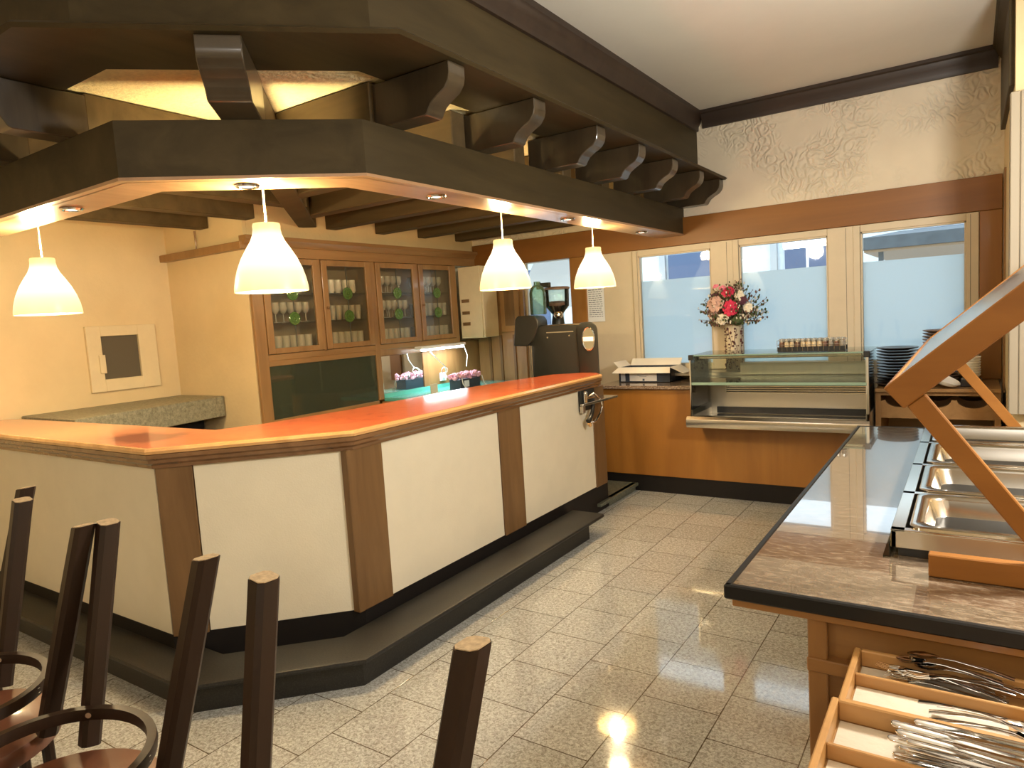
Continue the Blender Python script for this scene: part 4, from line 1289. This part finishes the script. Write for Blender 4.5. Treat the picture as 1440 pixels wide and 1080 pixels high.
# glasses on the shelves
gl_a = part('drinking_glass', B().lathe([(0.024, 0), (0.026, 0.006), (0.034, 0.13), (0.032, 0.13), (0.024, 0.012), (0.002, 0.01)], n=14), M['drink_glass'])
gl_b = part('drinking_glass', B().lathe([(0.034, 0), (0.036, 0.006), (0.038, 0.15), (0.036, 0.15), (0.034, 0.012), (0.002, 0.01)], n=14), M['drink_glass'])
gl_c = part('wine_glass', B().lathe([(0.034, 0), (0.034, 0.003), (0.005, 0.008), (0.004, 0.07), (0.02, 0.08), (0.036, 0.11), (0.033, 0.165), (0.031, 0.165), (0.033, 0.112), (0.003, 0.085)], n=14), M['drink_glass'])
gl_w = part('china_cup', B().lathe([(0.022, 0), (0.035, 0.02), (0.033, 0.12), (0.03, 0.12), (0.03, 0.02), (0.002, 0.01)], n=14), M['dish_white'])
first = {}
dn = ['behind the door next to the hatch wall', 'behind the second door from the hatch wall', 'behind the third door from the hatch wall', 'behind the door beside the cream box']
sn = {1.472: 'bottom shelf', 1.733: 'middle shelf', 1.973: 'top shelf'}
for di, (y0, y1) in enumerate(((3.56, 4.03), (4.17, 4.64), (4.82, 5.29), (5.44, 5.9))):
    for z in (1.472, 1.733, 1.973):
        if z == 1.472: src, kd, st = gl_b, 'tall glass', 0.078
        elif z == 1.733: src, kd, st = (gl_c, 'stemmed glass', 0.078) if di % 2 == 0 else (gl_a, 'tapered glass', 0.078)
        else: src, kd, st = (gl_w, 'white china cup', 0.085) if di == 1 else (gl_c, 'wine glass', 0.08)
        for row in (0, 1):
            n = 6 if st == 0.078 else 5
            for k in range(n):
                lb = 'clear %s, cabinet %s, %s' % (kd, sn[z], dn[di])
                if kd.startswith('white'): lb = 'white china cup on the top shelf of the cabinet, behind the second door'
                pos = (XC - 0.09 - row * 0.1, y0 + 0.035 + k * st, z)
                if id(src) not in first:
                    first[id(src)] = 1
                    c = src
                else:
                    c = src.copy()
                    COL.objects.link(c)
                c.location = pos
                tag(c, lb, 'cup' if kd.startswith('white') else 'glass', 'glassware on the %s %s' % (sn[z], dn[di]))

# things inside the lower cabinet, behind dark glass
stack('saucer', M['dish_white'], 0.09, 0.02, 0.009, 9, -4.86, 4.50, 0.932, 'white saucer in the stack behind the dark cabinet glass', 'saucers behind the dark cabinet glass')
stack('saucer', M['dish_white'], 0.11, 0.02, 0.009, 7, -4.86, 4.22, 0.932, 'wide white saucer in the lower pile behind the dark cabinet glass', 'wide saucers behind the dark cabinet glass')
t = part('fruit_bowl', B().lathe([(0.06, 0), (0.11, 0.03), (0.14, 0.09), (0.135, 0.09), (0.1, 0.03), (0.003, 0.02)], (0, 0, 0), 24), M['steel_soft'])
tag(t, 'steel bowl behind the dark cabinet glass', 'bowl')
t.location = (-4.86, 3.86, 0.932)

# recess right of the dark pane: mirror, boards, turquoise worktop
wt = thing('worktop', 'turquoise worktop with splashback strip behind the bar', 'worktop', (-4.4, 5.5, 0.0))
part('slab', B().box(-4.712, -4.10, 4.77, 6.34, 0.93, 0.962, 0.004), M['turquoise'], wt)
part('splashback', B().box(-4.712, -4.70, 4.77, 5.94, 0.962, 1.0), M['turquoise'], wt)
part('base', B().box(-4.72, -4.16, 4.75, 6.32, 0, 0.93), M['cab'], wt)
t = thing('mirror', 'rectangular mirror standing at the back of the turquoise worktop', 'mirror', (-4.72, 5.06, 1.0))
part('glass', B().box(-4.724, -4.718, 4.77, 5.37, 1.0, 1.36), M['mirror'], t)
part('frame', B().box(-4.73, -4.712, 4.766, 4.772, 0.995, 1.365).box(-4.73, -4.712, 5.37, 5.38, 0.995, 1.365).box(-4.73, -4.724, 4.77, 5.37, 1.0, 1.365), M['edge'], t)
struct('trim_9', B().box(-4.76, -4.715, 5.38, 6.38, 0.962, 1.43).box(-4.745, -4.715, 4.766, 5.38, 1.37, 1.43).box(-4.76, -4.73, 4.766, 5.38, 0.962, 1.37), M['cab'])
# wooden boards in the corner on the back wall
cp = thing('corner_cupboard', 'tall brown wood cupboard front in the corner beside the back window', 'cupboard', (-4.4, 6.36, 0.96))
part('body', B().box(-4.70, -4.06, 6.345, 6.38, 0.962, 2.234), M['cab'], cp)
for x0, x1 in ((-4.66, -4.40), (-4.36, -4.11)):
    d = part('door', B().box(x0, x1, 6.325, 6.345, 1.50, 2.2, 0.004), M['cab'], cp)
    part('door_panel', B().box(x0 + 0.06, x1 - 0.06, 6.318, 6.326, 1.57, 2.13, 0.003), M['post'], d)
for x in (-4.55, -4.40, -4.22):
    part('board_batten', B().box(x, x + 0.03, 6.33, 6.345, 0.965, 1.47), M['post'], cp)
# cream wall box with pigeonholes
wb = thing('wall_box', 'cream painted wall box with small open shelves at the end of the glass cabinet', 'wall cabinet', (-4.5, 6.15, 1.46))
part('body', B().box(-4.69, -4.40, 6.03, 6.30, 1.46, 2.235, 0.003), M['cream_box'], wb)
part('door', B().box(-4.398, -4.375, 6.04, 6.30, 1.462, 2.232, 0.004), M['cream_box'], wb)
for z in (1.60, 1.72, 1.85):
    part('shelf_slot', B().box(-4.66, -4.56, 6.024, 6.031, z, z + 0.035), M['post'], wb)
# under-cabinet light
ul = thing('under_cabinet_lamp', 'bright white tube lamp mounted under the glass cabinet', 'lamp', (-4.6, 5.55, 1.38))
part('housing', B().box(-4.66, -4.56, 5.2, 5.92, 1.395, 1.424, 0.004), M['white_plastic'], ul)
part('tube', B().cyl((-4.585, 5.22, 1.387), (-4.585, 5.90, 1.387), 0.014, n=12), M['tube'], ul)
part('wire', B().tube([(-4.57, 5.3, 1.39), (-4.52, 5.38, 1.28), (-4.5, 5.47, 1.2), (-4.56, 5.55, 1.14), (-4.62, 5.60, 1.10)], 0.006, 6), M['white_plastic'], ul)
part('wire', B().tube([(-4.57, 5.9, 1.39), (-4.52, 5.88, 1.28), (-4.48, 5.80, 1.17)], 0.005, 6), M['white_plastic'], ul)
loop = [(-4.52, 5.48 + 0.05 * math.cos(a * 0.55), 1.16 + 0.03 * math.sin(a * 0.55)) for a in range(12)]
part('wire_coil', B().tube(loop, 0.005, 6), M['white_plastic'], ul)
light('under_cabinet_light', 'AREA', (-4.56, 5.55, 1.36), 3.6, (0.82, 0.92, 1.0), 0.6, (0, 0, PI / 2), 0.05)
t = thing('power_socket', 'white double power socket low on the brown board by the mirror', 'socket', (-4.70, 5.67, 1.03))
part('plate', B().box(-4.714, -4.70, 5.62, 5.72, 1.03, 1.12, 0.003), M['white_plastic'], t)
part('plug', B().cyl((-4.70, 5.67, 1.075), (-4.665, 5.67, 1.075), 0.02, n=12), M['white_plastic'], t)
t = thing('note_card', 'small yellowed card leaning beside the pink flower box', 'card', (-4.33, 5.10, 0.963))
part('card', B().box(-4.36, -4.35, 5.05, 5.15, 0.963, 1.06), M['liner'], t)
fb = thing('flower_box', 'dark box filled with pink artificial flowers on the turquoise worktop', 'flowers', (-4.35, 5.59, 0.963))
part('planter', B().box(-4.42, -4.28, 5.42, 5.76, 0.963, 1.065, 0.004), M['carddark'], fb)
b = B()
for k in range(90):
    b.blob((random.uniform(-4.43, -4.27), random.uniform(5.38, 5.80), random.uniform(1.07, 1.125)), random.uniform(0.014, 0.022), 1, jit=0.3)
part('blossoms', b, M['pinkflower'], fb, 'pale pink blossoms', kind='stuff')
part('ribbon', B().tube([(-4.27, 5.78, 1.08), (-4.255, 5.79, 1.0), (-4.24, 5.82, 0.966)], 0.005, 6).tube([(-4.27, 5.44, 1.08), (-4.25, 5.43, 1.02), (-4.23, 5.46, 0.967)], 0.005, 6), M['card'], fb)
part('tag', B().box(-4.276, -4.272, 5.48, 5.56, 0.985, 1.05), M['paper'], fb)

# hatch in the left wall and the grey ledge
ht = thing('wall_hatch', 'square cream hatch frame with dark opening on the bare left wall', 'hatch', (XL, 2.93, 1.26))
ya, yb2, za, zb_ = 2.655, 3.215, 1.262, 1.792
oa, ob, oc, od = 2.765, 3.065, 1.36, 1.708
b = B()
b.box(XL, XL + 0.03, ya, oa, za, zb_, 0.003).box(XL, XL + 0.03, ob, yb2, za, zb_, 0.003).box(XL, XL + 0.03, oa, ob, za, oc, 0.003).box(XL, XL + 0.03, oa, ob, od, zb_, 0.003)
part('frame', b, M['cream_box'], ht)
part('opening_shade', B().box(XL + 0.001, XL + 0.006, oa, ob, oc, od), M['hatch_dark'], ht, 'dark sheet standing for the shade in the opening')  # dark colour put in for the unlit inside of the hatch
part('latch', B().box(XL + 0.03, XL + 0.045, oa - 0.035, oa + 0.012, oc + 0.05, oc + 0.20, 0.003), M['cream_box'], ht)
lg = thing('stone_ledge', 'thick grey stone ledge along the left wall beneath the hatch', 'ledge', (-5.5, 2.7, 0))
part('slab', B().prism([(XLB, 2.15, 0.985), (-4.99, 2.15, 0.985), (-5.19, 3.39, 0.985), (XLB, 3.39, 0.985)], (0, 0, 0.17), 0.006), M['ledge'], lg)
part('support_wall', B().box(XLB, -5.50, 2.2, 3.38, 0, 0.985), M['plinth'], lg)
# little wall stains as cracks near the corner
t = part('hanging_wire', B().tube([(-5.36, 3.385, 2.53), (-5.36, 3.388, 2.45), (-5.37, 3.392, 2.376)], 0.007, 6), M['cab'])
tag(centred(t), 'thin brown wire on the wall between rafter and wood rail', 'wire')

# ---------------------------------------------------------------- buffet
bf = thing('buffet_counter', 'buffet counter with glossy tan laminate top and black edge', 'counter', (-0.1, 3.0, 0))
part('table_top', B().box(-0.535, 0.60, 1.80, 4.39, 0.868, 0.9), M['laminate'], bf, 'glossy speckled tan top')
part('black_edging', B().box(-0.555, -0.535, 1.782, 4.40, 0.862, 0.902, 0.004).box(-0.555, 0.62, 1.78, 1.80, 0.862, 0.902, 0.004).box(-0.555, 0.62, 4.39, 4.405, 0.862, 0.902, 0.003), M['blackedge'], bf, 'black edging')
part('apron', B().box(-0.54, 0.60, 1.805, 1.83, 0.835, 0.862, 0.002).box(-0.54, -0.515, 1.83, 4.36, 0.835, 0.862), M['buffet'], bf)
part('leg', B().box(-0.355, -0.308, 1.832, 1.88, 0, 0.835, 0.003), M['buffet_z'], bf)
part('leg', B().box(0.50, 0.55, 1.832, 1.88, 0, 0.835, 0.003), M['buffet_z'], bf)
part('leg', B().box(-0.355, -0.308, 4.2, 4.25, 0, 0.835, 0.003), M['buffet_z'], bf)
part('leg', B().box(0.50, 0.55, 4.2, 4.25, 0, 0.835, 0.003), M['buffet_z'], bf)
part('end_panel', B().box(-0.308, 0.50, 1.862, 1.88, 0.1, 0.835), M['buffet'], bf)
part('cross_rail', B().box(-0.357, 0.50, 1.826, 1.862, 0.685, 0.722, 0.003), M['buffet'], bf)
part('side_panel', B().box(-0.345, -0.325, 1.88, 4.2, 0.1, 0.835), M['buffet'], bf)
part('side_rail', B().box(-0.362, -0.345, 1.88, 4.2, 0.685, 0.722, 0.003), M['buffet'], bf)

# food warmer set on the buffet
fw = thing('food_warmer', 'stainless food warmer frame holding a row of pans on the buffet', 'food warmer', (0.05, 3.1, 0.9))
Zt = 0.975
ybars = [2.19, 2.63, 3.085, 3.556, 4.04]
XR = 0.46
b = B()
b.box(-0.193, -0.178, 2.19, 4.06, 0.925, Zt, 0.002)
b.box(-0.193, XR, 2.19, 2.20, 0.925, Zt, 0.002)
b.box(XR - 0.012, XR, 2.19, 4.06, 0.925, Zt)
b.box(-0.193, XR, 4.05, 4.06, 0.925, Zt)
part('casing', b, M['steel_soft'], fw)
part('recessed_foot', B().box(-0.175, XR - 0.02, 2.20, 4.04, 0.901, 0.925), M['black'], fw, 'black recessed foot')
b = B()
for i, y in enumerate(ybars):
    y0 = y if i == 0 else y - 0.012
    b.box(-0.193, XR, y0, y0 + 0.028, Zt, Zt + 0.004, 0.001)
b.box(-0.193, -0.158, 2.19, 4.06, Zt, Zt + 0.004, 0.001)
b.box(XR - 0.03, XR, 2.19, 4.06, Zt, Zt + 0.004)
part('top_frame', b, M['steel_y'], fw)
part('side_flange', B().box(-0.212, -0.193, 2.175, 4.04, 0.901, 0.904).box(-0.196, -0.193, 2.175, 4.04, 0.904, 0.955), M['case_glass'], fw)
part('water_tank', B().box(-0.15, XR - 0.03, 2.215, 4.03, 0.902, 0.91), M['steel_soft'], fw)


def rrect(x0, x1, y0, y1, r, z, n=5):
    out = []
    for cx, cy, a0 in ((x1 - r, y1 - r, 0), (x0 + r, y1 - r, PI / 2), (x0 + r, y0 + r, PI), (x1 - r, y0 + r, 1.5 * PI)):
        for k in range(n + 1):
            a = a0 + PI / 2 * k / n
            out.append((cx + r * math.cos(a), cy + r * math.sin(a), z))
    return out


PL = ['empty steel pan nearest the cutlery end of the food warmer', 'empty steel pan second from the cutlery end of the food warmer', 'empty steel pan second from the window end of the food warmer', 'empty steel pan at the window end of the food warmer']
for i in range(4):
    y0, y1 = ybars[i] + 0.022, ybars[i + 1] - 0.016
    x0, x1 = -0.148, 0.40
    zz = Zt + 0.002
    lp = [rrect(x0, x1, y0, y1, 0.03, zz), rrect(x0, x1, y0, y1, 0.03, zz + 0.006), rrect(x0 + 0.006, x1 - 0.006, y0 + 0.006, y1 - 0.006, 0.03, zz + 0.008),
          rrect(x0 + 0.03, x1 - 0.03, y0 + 0.028, y1 - 0.028, 0.05, zz + 0.007), rrect(x0 + 0.038, x1 - 0.038, y0 + 0.036, y1 - 0.036, 0.05, zz - 0.004),
          rrect(x0 + 0.05, x1 - 0.05, y0 + 0.048, y1 - 0.048, 0.045, zz - 0.05), rrect(x0 + 0.068, x1 - 0.068, y0 + 0.066, y1 - 0.066, 0.035, zz - 0.060)]
    o = part('food_pan', B().rings(lp, True, False, True), M['steel_y'], sharp=60)
    tag(centred(o), PL[i], 'pan', 'empty pans in the food warmer')

# sneeze guard
sg = thing('sneeze_guard', 'wooden sneeze guard with slanted acrylic pane and angled struts over the pans', 'sneeze guard', (0.05, 3.1, 0.9))
s_, c_ = 0.656, 0.755
al = math.atan2(0.260, 0.300)
ux, uz = math.cos(al), math.sin(al)
nx, nz = math.sin(al), -math.cos(al)
P0 = (-0.195, 1.403)
LR = 0.80
for yy in (2.055, 4.12):
    pts = [P0, (P0[0] + nx * 0.072, P0[1] + nz * 0.072), (P0[0] + nx * 0.072 + ux * LR, P0[1] + nz * 0.072 + uz * LR), (P0[0] + ux * LR, P0[1] + uz * LR)]
    part('side_rail', B().prism([(x, yy, z) for x, z in pts], (0, 0.03, 0), 0.003), M['guard'], sg)
    pts = [(-0.141, 1.355), (-0.100, 1.388), (0.208, 0.964), (0.150, 0.964)]
    part('strut', B().prism([(x, yy + 0.004, z) for x, z in pts], (0, 0.028, 0), 0.003), M['guard'], sg)
    part('base_rail', B().box(-0.094, 0.56, yy - 0.0, yy + 0.034, 0.901, 0.962, 0.003), M['guard'], sg)
pts = [P0, (P0[0] + nx * 0.072, P0[1] + nz * 0.072), (P0[0] + nx * 0.072 + ux * 0.022, P0[1] + nz * 0.072 + uz * 0.022), (P0[0] + ux * 0.022, P0[1] + uz * 0.022)]
part('front_rail', B().prism([(x, 2.085, z) for x, z in pts], (0, 2.035, 0), 0.002), M['guard'], sg)
a = (P0[0] + ux * 0.022 + nx * 0.004, P0[1] + uz * 0.022 + nz * 0.004)
b2 = (a[0] + ux * 0.74, a[1] + uz * 0.74)
acr = glassy('acrylic_pane', (0.80, 0.82, 0.82), 0.9, rough=0.12, ior=1.2, body=(0.60, 0.60, 0.57))  # pale diffuse body stands for light reflected in the pane
part('pane', B().prism([(a[0], 2.085, a[1]), (b2[0], 2.085, b2[1]), (b2[0] + nx * 0.005, 2.085, b2[1] + nz * 0.005), (a[0] + nx * 0.005, 2.085, a[1] + nz * 0.005)], (0, 2.035, 0)), acr, sg, 'acrylic pane with its pale reflection painted in')
part('rear_post', B().box(0.40, 0.44, 2.055, 2.085, 0.962, 1.86).box(0.40, 0.44, 4.12, 4.15, 0.962, 1.86), M['guard'], sg)

# ---------------------------------------------------------------- cutlery trays on a side stand
st = thing('serving_stand', 'low wooden stand carrying the cutlery trays at the end of the buffet', 'stand', (0.15, 1.45, 0))
part('stand_top', B().box(-0.18, 0.48, 1.06, 1.79, 0.725, 0.752, 0.003), M['buffet'], st)
for x in (-0.12, 0.42):
    for y in (1.12, 1.72):
        part('leg', B().box(x, x + 0.04, y, y + 0.04, 0, 0.725), M['buffet_z'], st)


def tray(x0, x1, y0, y1, z0, z1, label, rot, div):
    t = thing('cutlery_tray', label, 'tray', ((x0 + x1) / 2, (y0 + y1) / 2, z0))
    w_ = 0.014
    part('base_board', B().box(x0, x1, y0, y1, z0, z0 + 0.006), M['tray'], t)
    part('side_board', B().box(x0, x0 + w_, y0, y1, z0 + 0.006, z1, 0.003), M['tray'], t)
    part('side_board', B().box(x1 - w_, x1, y0, y1, z0 + 0.006, z1, 0.003), M['tray'], t)
    part('long_board', B().box(x0 + w_, x1 - w_, y1 - w_, y1, z0 + 0.006, z1, 0.003), M['tray'], t)
    part('long_board', B().box(x0 + w_, x1 - w_, y0, y0 + w_, z0 + 0.006, z1, 0.003), M['tray'], t)
    part('divider', B().box(x0 + w_, x1 - w_, div, div + 0.010, z0 + 0.006, z1 - 0.012, 0.002), M['tray'], t)
    for a_, b_ in ((y0 + w_, div), (div + 0.01, y1 - w_)):
        part('paper_liner', B().box(x0 + w_ + 0.004, x0 + 0.30, a_ + 0.004, b_ - 0.004, z0 + 0.006, z0 + 0.009), M['liner'], t, 'crumpled cream paper liner')
    t.rotation_euler = (0, 0, rot)
    return t


tray(-0.236, 0.42, 1.515, 1.777, 0.753, 0.80, 'pale wood cutlery tray pushed against the buffet end', 0.0, 1.665)
tray(-0.245, 0.42, 1.205, 1.503, 0.762, 0.812, 'pale wood cutlery tray nearer the viewer, with knives in front', 0.0, 1.345)
tag(centred(part('support_batten', B().box(-0.15, 0.42, 1.21, 1.50, 0.7525, 0.7615), M['buffet'])), 'thin wooden batten under the nearer cutlery tray', 'batten')

# cutlery: each piece lies along +x from its handle end


def cutlery_mesh(kind):
    b = B()
    if kind == 'knife':
        out = [(0, 0.004), (0.004, 0.008), (0.03, 0.0095), (0.09, 0.0075), (0.10, 0.006), (0.12, 0.008), (0.19, 0.008), (0.215, 0.005), (0.222, 0.001)]
        th = [0.005, 0.008, 0.009, 0.007, 0.005, 0.002, 0.0015, 0.001, 0.0008]
    elif kind == 'spoon':
        out = [(0, 0.009), (0.02, 0.010), (0.06, 0.006), (0.11, 0.004), (0.14, 0.005), (0.155, 0.014), (0.172, 0.020), (0.19, 0.018), (0.202, 0.008), (0.205, 0.001)]
        th = [0.002] * len(out)
    else:
        out = [(0, 0.009), (0.02, 0.010), (0.06, 0.006), (0.11, 0.004), (0.135, 0.006), (0.145, 0.012), (0.155, 0.0125)]
        th = [0.002] * len(out)
    loops = []
    for (x, hw), t_ in zip(out, th):
        z = 0.006 + 0.010 * math.sin(min(1, x / 0.2) * PI) * (0 if kind == 'knife' else 1)
        dip = 0
        if kind == 'spoon' and x > 0.145: dip = -0.005 * math.sin((x - 0.145) / 0.06 * PI)
        loops.append([(x, hw * math.cos(2 * PI * q / 12), z + (dip if abs(math.cos(2 * PI * q / 12)) < 0.7 else 0) + t_ / 2 * math.sin(2 * PI * q / 12)) for q in range(12)])
    b.rings(loops)
    if kind == 'fork':
        for k in range(4):
            y = -0.0107 + k * 0.0071
            b.bar((0.153, y, 0.0115), (0.178, y, 0.008), 0.0035, 0.002, w1=0.003, h1=0.002)
            b.bar((0.178, y, 0.008), (0.203, y, 0.011), 0.003, 0.002, w1=0.0012, h1=0.001)
    return b


protoc = {}


def cutl(kind, x, y, z, rz, label, group, ry=0.0, rx=0.0):
    if kind not in protoc:
        c = part(kind, cutlery_mesh(kind), M['chrome'], sharp=50)
        protoc[kind] = c
    else:
        c = protoc[kind].copy()
        COL.objects.link(c)
    c.location = (x, y, z)
    c.rotation_euler = (rx, ry, rz)
    return tag(c, label, kind, group)


zf = 0.764
for k in range(12):     # compartment against the buffet
    kd = 'spoon' if k % 3 else 'fork'
    cutl(kd, 0.045 + random.uniform(-0.03, 0.05) + 0.02 * (k % 3), 1.70 + (k % 3) * 0.024, zf + 0.0035 * k, PI + random.uniform(-0.16, 0.10), 'steel %s lying in the tray compartment against the buffet' % kd, '%ss in the compartment against the buffet' % kd, ry=random.uniform(-0.02, 0.03))
for k in range(7):
    kd = 'fork' if k % 2 else 'spoon'
    cutl(kd, -0.075 + random.uniform(-0.02, 0.05), 1.545 + (k % 4) * 0.024, zf + 0.004 * k, random.uniform(-0.10, 0.10), 'steel %s in the second compartment from the buffet' % kd, '%ss in the second compartment from the buffet' % kd)
zf = 0.774
for k in range(18):
    kd = 'knife'
    cutl(kd, -0.125 + random.uniform(-0.015, 0.035), 1.375 + (k % 5) * 0.021, zf + 0.0032 * k, random.uniform(-0.10, 0.08), 'steel knife in the heaped third compartment from the buffet', 'knives in the heaped compartment', rx=random.uniform(-0.5, 0.5))
for k in range(8):
    kd = 'fork'
    cutl(kd, -0.06 + random.uniform(-0.02, 0.04), 1.235 + (k % 4) * 0.02, zf + 0.004 * k, random.uniform(-0.10, 0.1), 'steel fork in the compartment farthest from the buffet', 'forks in the farthest compartment')

# ---------------------------------------------------------------- tables with upturned chairs
tb = thing('dining_table', 'brown dining table carrying the upturned chairs', 'table', (-1.5, 0.2, 0))
part('table_top', B().box(-2.85, -0.35, -0.25, 0.54, 0.72, 0.75, 0.004), M['seat'], tb)
for x in (-2.75, -0.5):
    for y in (-0.2, 0.4):
        part('leg', B().box(x, x + 0.06, y, y + 0.06, 0, 0.72), M['chair'], tb)


def upturned_chair(label):
    t = thing('upturned_chair', label, 'chair', (0, 0, 0.7505), 'upturned chairs on the table')
    lp = []
    for z, r in ((0.0, 0.185), (0.006, 0.195), (0.03, 0.2), (0.044, 0.195), (0.05, 0.185)):
        lp.append([(r * 1.0 * math.cos(2 * PI * k / 36), (r * 0.97) * math.sin(2 * PI * k / 36), z) for k in range(36)])
    part('seat', B().rings(lp), M['seat'], t, local=True)
    for sx_ in (-1, 1):
        for sy_ in (-1, 1):
            p0 = Vector((sx_ * 0.175, sy_ * 0.12, 0.048))
            p1 = Vector((sx_ * 0.2275, sy_ * 0.225, 0.50))
            lg_ = B()
            ax = (p1 - p0).normalized()
            sd = ax.cross(Vector((0, 1, 0))).normalized()
            up = sd.cross(ax)
            loops = []
            for f, h in ((0, 0.019), (0.5, 0.0205), (1, 0.0215)):
                c0 = p0.lerp(p1, f)
                ring = []
                for (i_, j_) in ((-1, -.6), (-.6, -1), (.6, -1), (1, -.6), (1, .6), (.6, 1), (-.6, 1), (-1, .6)):
                    v = c0 + sd * i_ * h + up * j_ * h
                    if f == 1: v.z = p1.z + (v.x - p1.x) * 0.12 * sx_
                    ring.append(v)
                loops.append(ring)
            lg_.rings(loops)
            L_ = part('leg', lg_, M['chair'], t, local=True)
            eb = B()
            top = [Vector((v.x * 1.0, v.y, v.z + 0.0006)) for v in loops[-1]]
            cen = sum((v for v in top), Vector()) / 8
            top = [cen + (v - cen) * 0.93 for v in top]
            eb.prism(top, (0, 0, 0.0015))
            part('foot_end', eb, M['chair_end'], L_, 'pale worn sawn end', local=True)
    # bentwood hoop
    hb = B()
    n = 48
    loops = []
    for i in range(n):
        a = 2 * PI * i / n
        lp = []
        for (dr, dz) in ((-0.008, -0.012), (0.008, -0.012), (0.010, 0), (0.008, 0.012), (-0.008, 0.012), (-0.010, 0)):
            lp.append(((0.185 + dr) * math.cos(a), (0.170 + dr) * math.sin(a), 0.135 + dz))
        loops.append(lp)
    loops.append(loops[0])
    hb.rings(loops, True, False, False)
    hoop = part('hoop', hb, M['chair'], t, local=True)
    for sx_ in (-1, 1):
        part('screw', B().cyl((sx_ * 0.125, 0.110, 0.135), (sx_ * 0.14, 0.124, 0.135), 0.006, n=10), M['chrome'], hoop, local=True)
    # backrest hangs down beyond the far table edge
    bb_ = B()
    for sx_ in (-1, 1):
        bb_.tube([(sx_ * 0.12, 0.13, 0.02), (sx_ * 0.12, 0.132, -0.10), (sx_ * 0.12, 0.134, -0.38)], 0.013, 8)
    bb_.box(-0.13, 0.13, 0.122, 0.145, -0.40, -0.28, 0.006)
    part('backrest', bb_, M['chair'], t, local=True)
    return t


c1 = upturned_chair('upturned dark wood chair, the one standing nearest the buffet side')
c1.location = (-0.757, 0.431, 0.7505)
c1.rotation_euler = (0, 0, math.radians(-4))
dup(c1, (-1.408, 0.488, 0.7505), math.radians(-6), label='upturned dark wood chair in the middle, its hoop in front of the bar panel')
dup(c1, (-1.892, 0.500, 0.7505), math.radians(-6.7), label='upturned dark wood chair with reddish round seat showing at the edge')
dup(c1, (-2.47, 0.58, 0.7505), math.radians(5), label='upturned dark wood chair of which only a leg end shows at the edge')
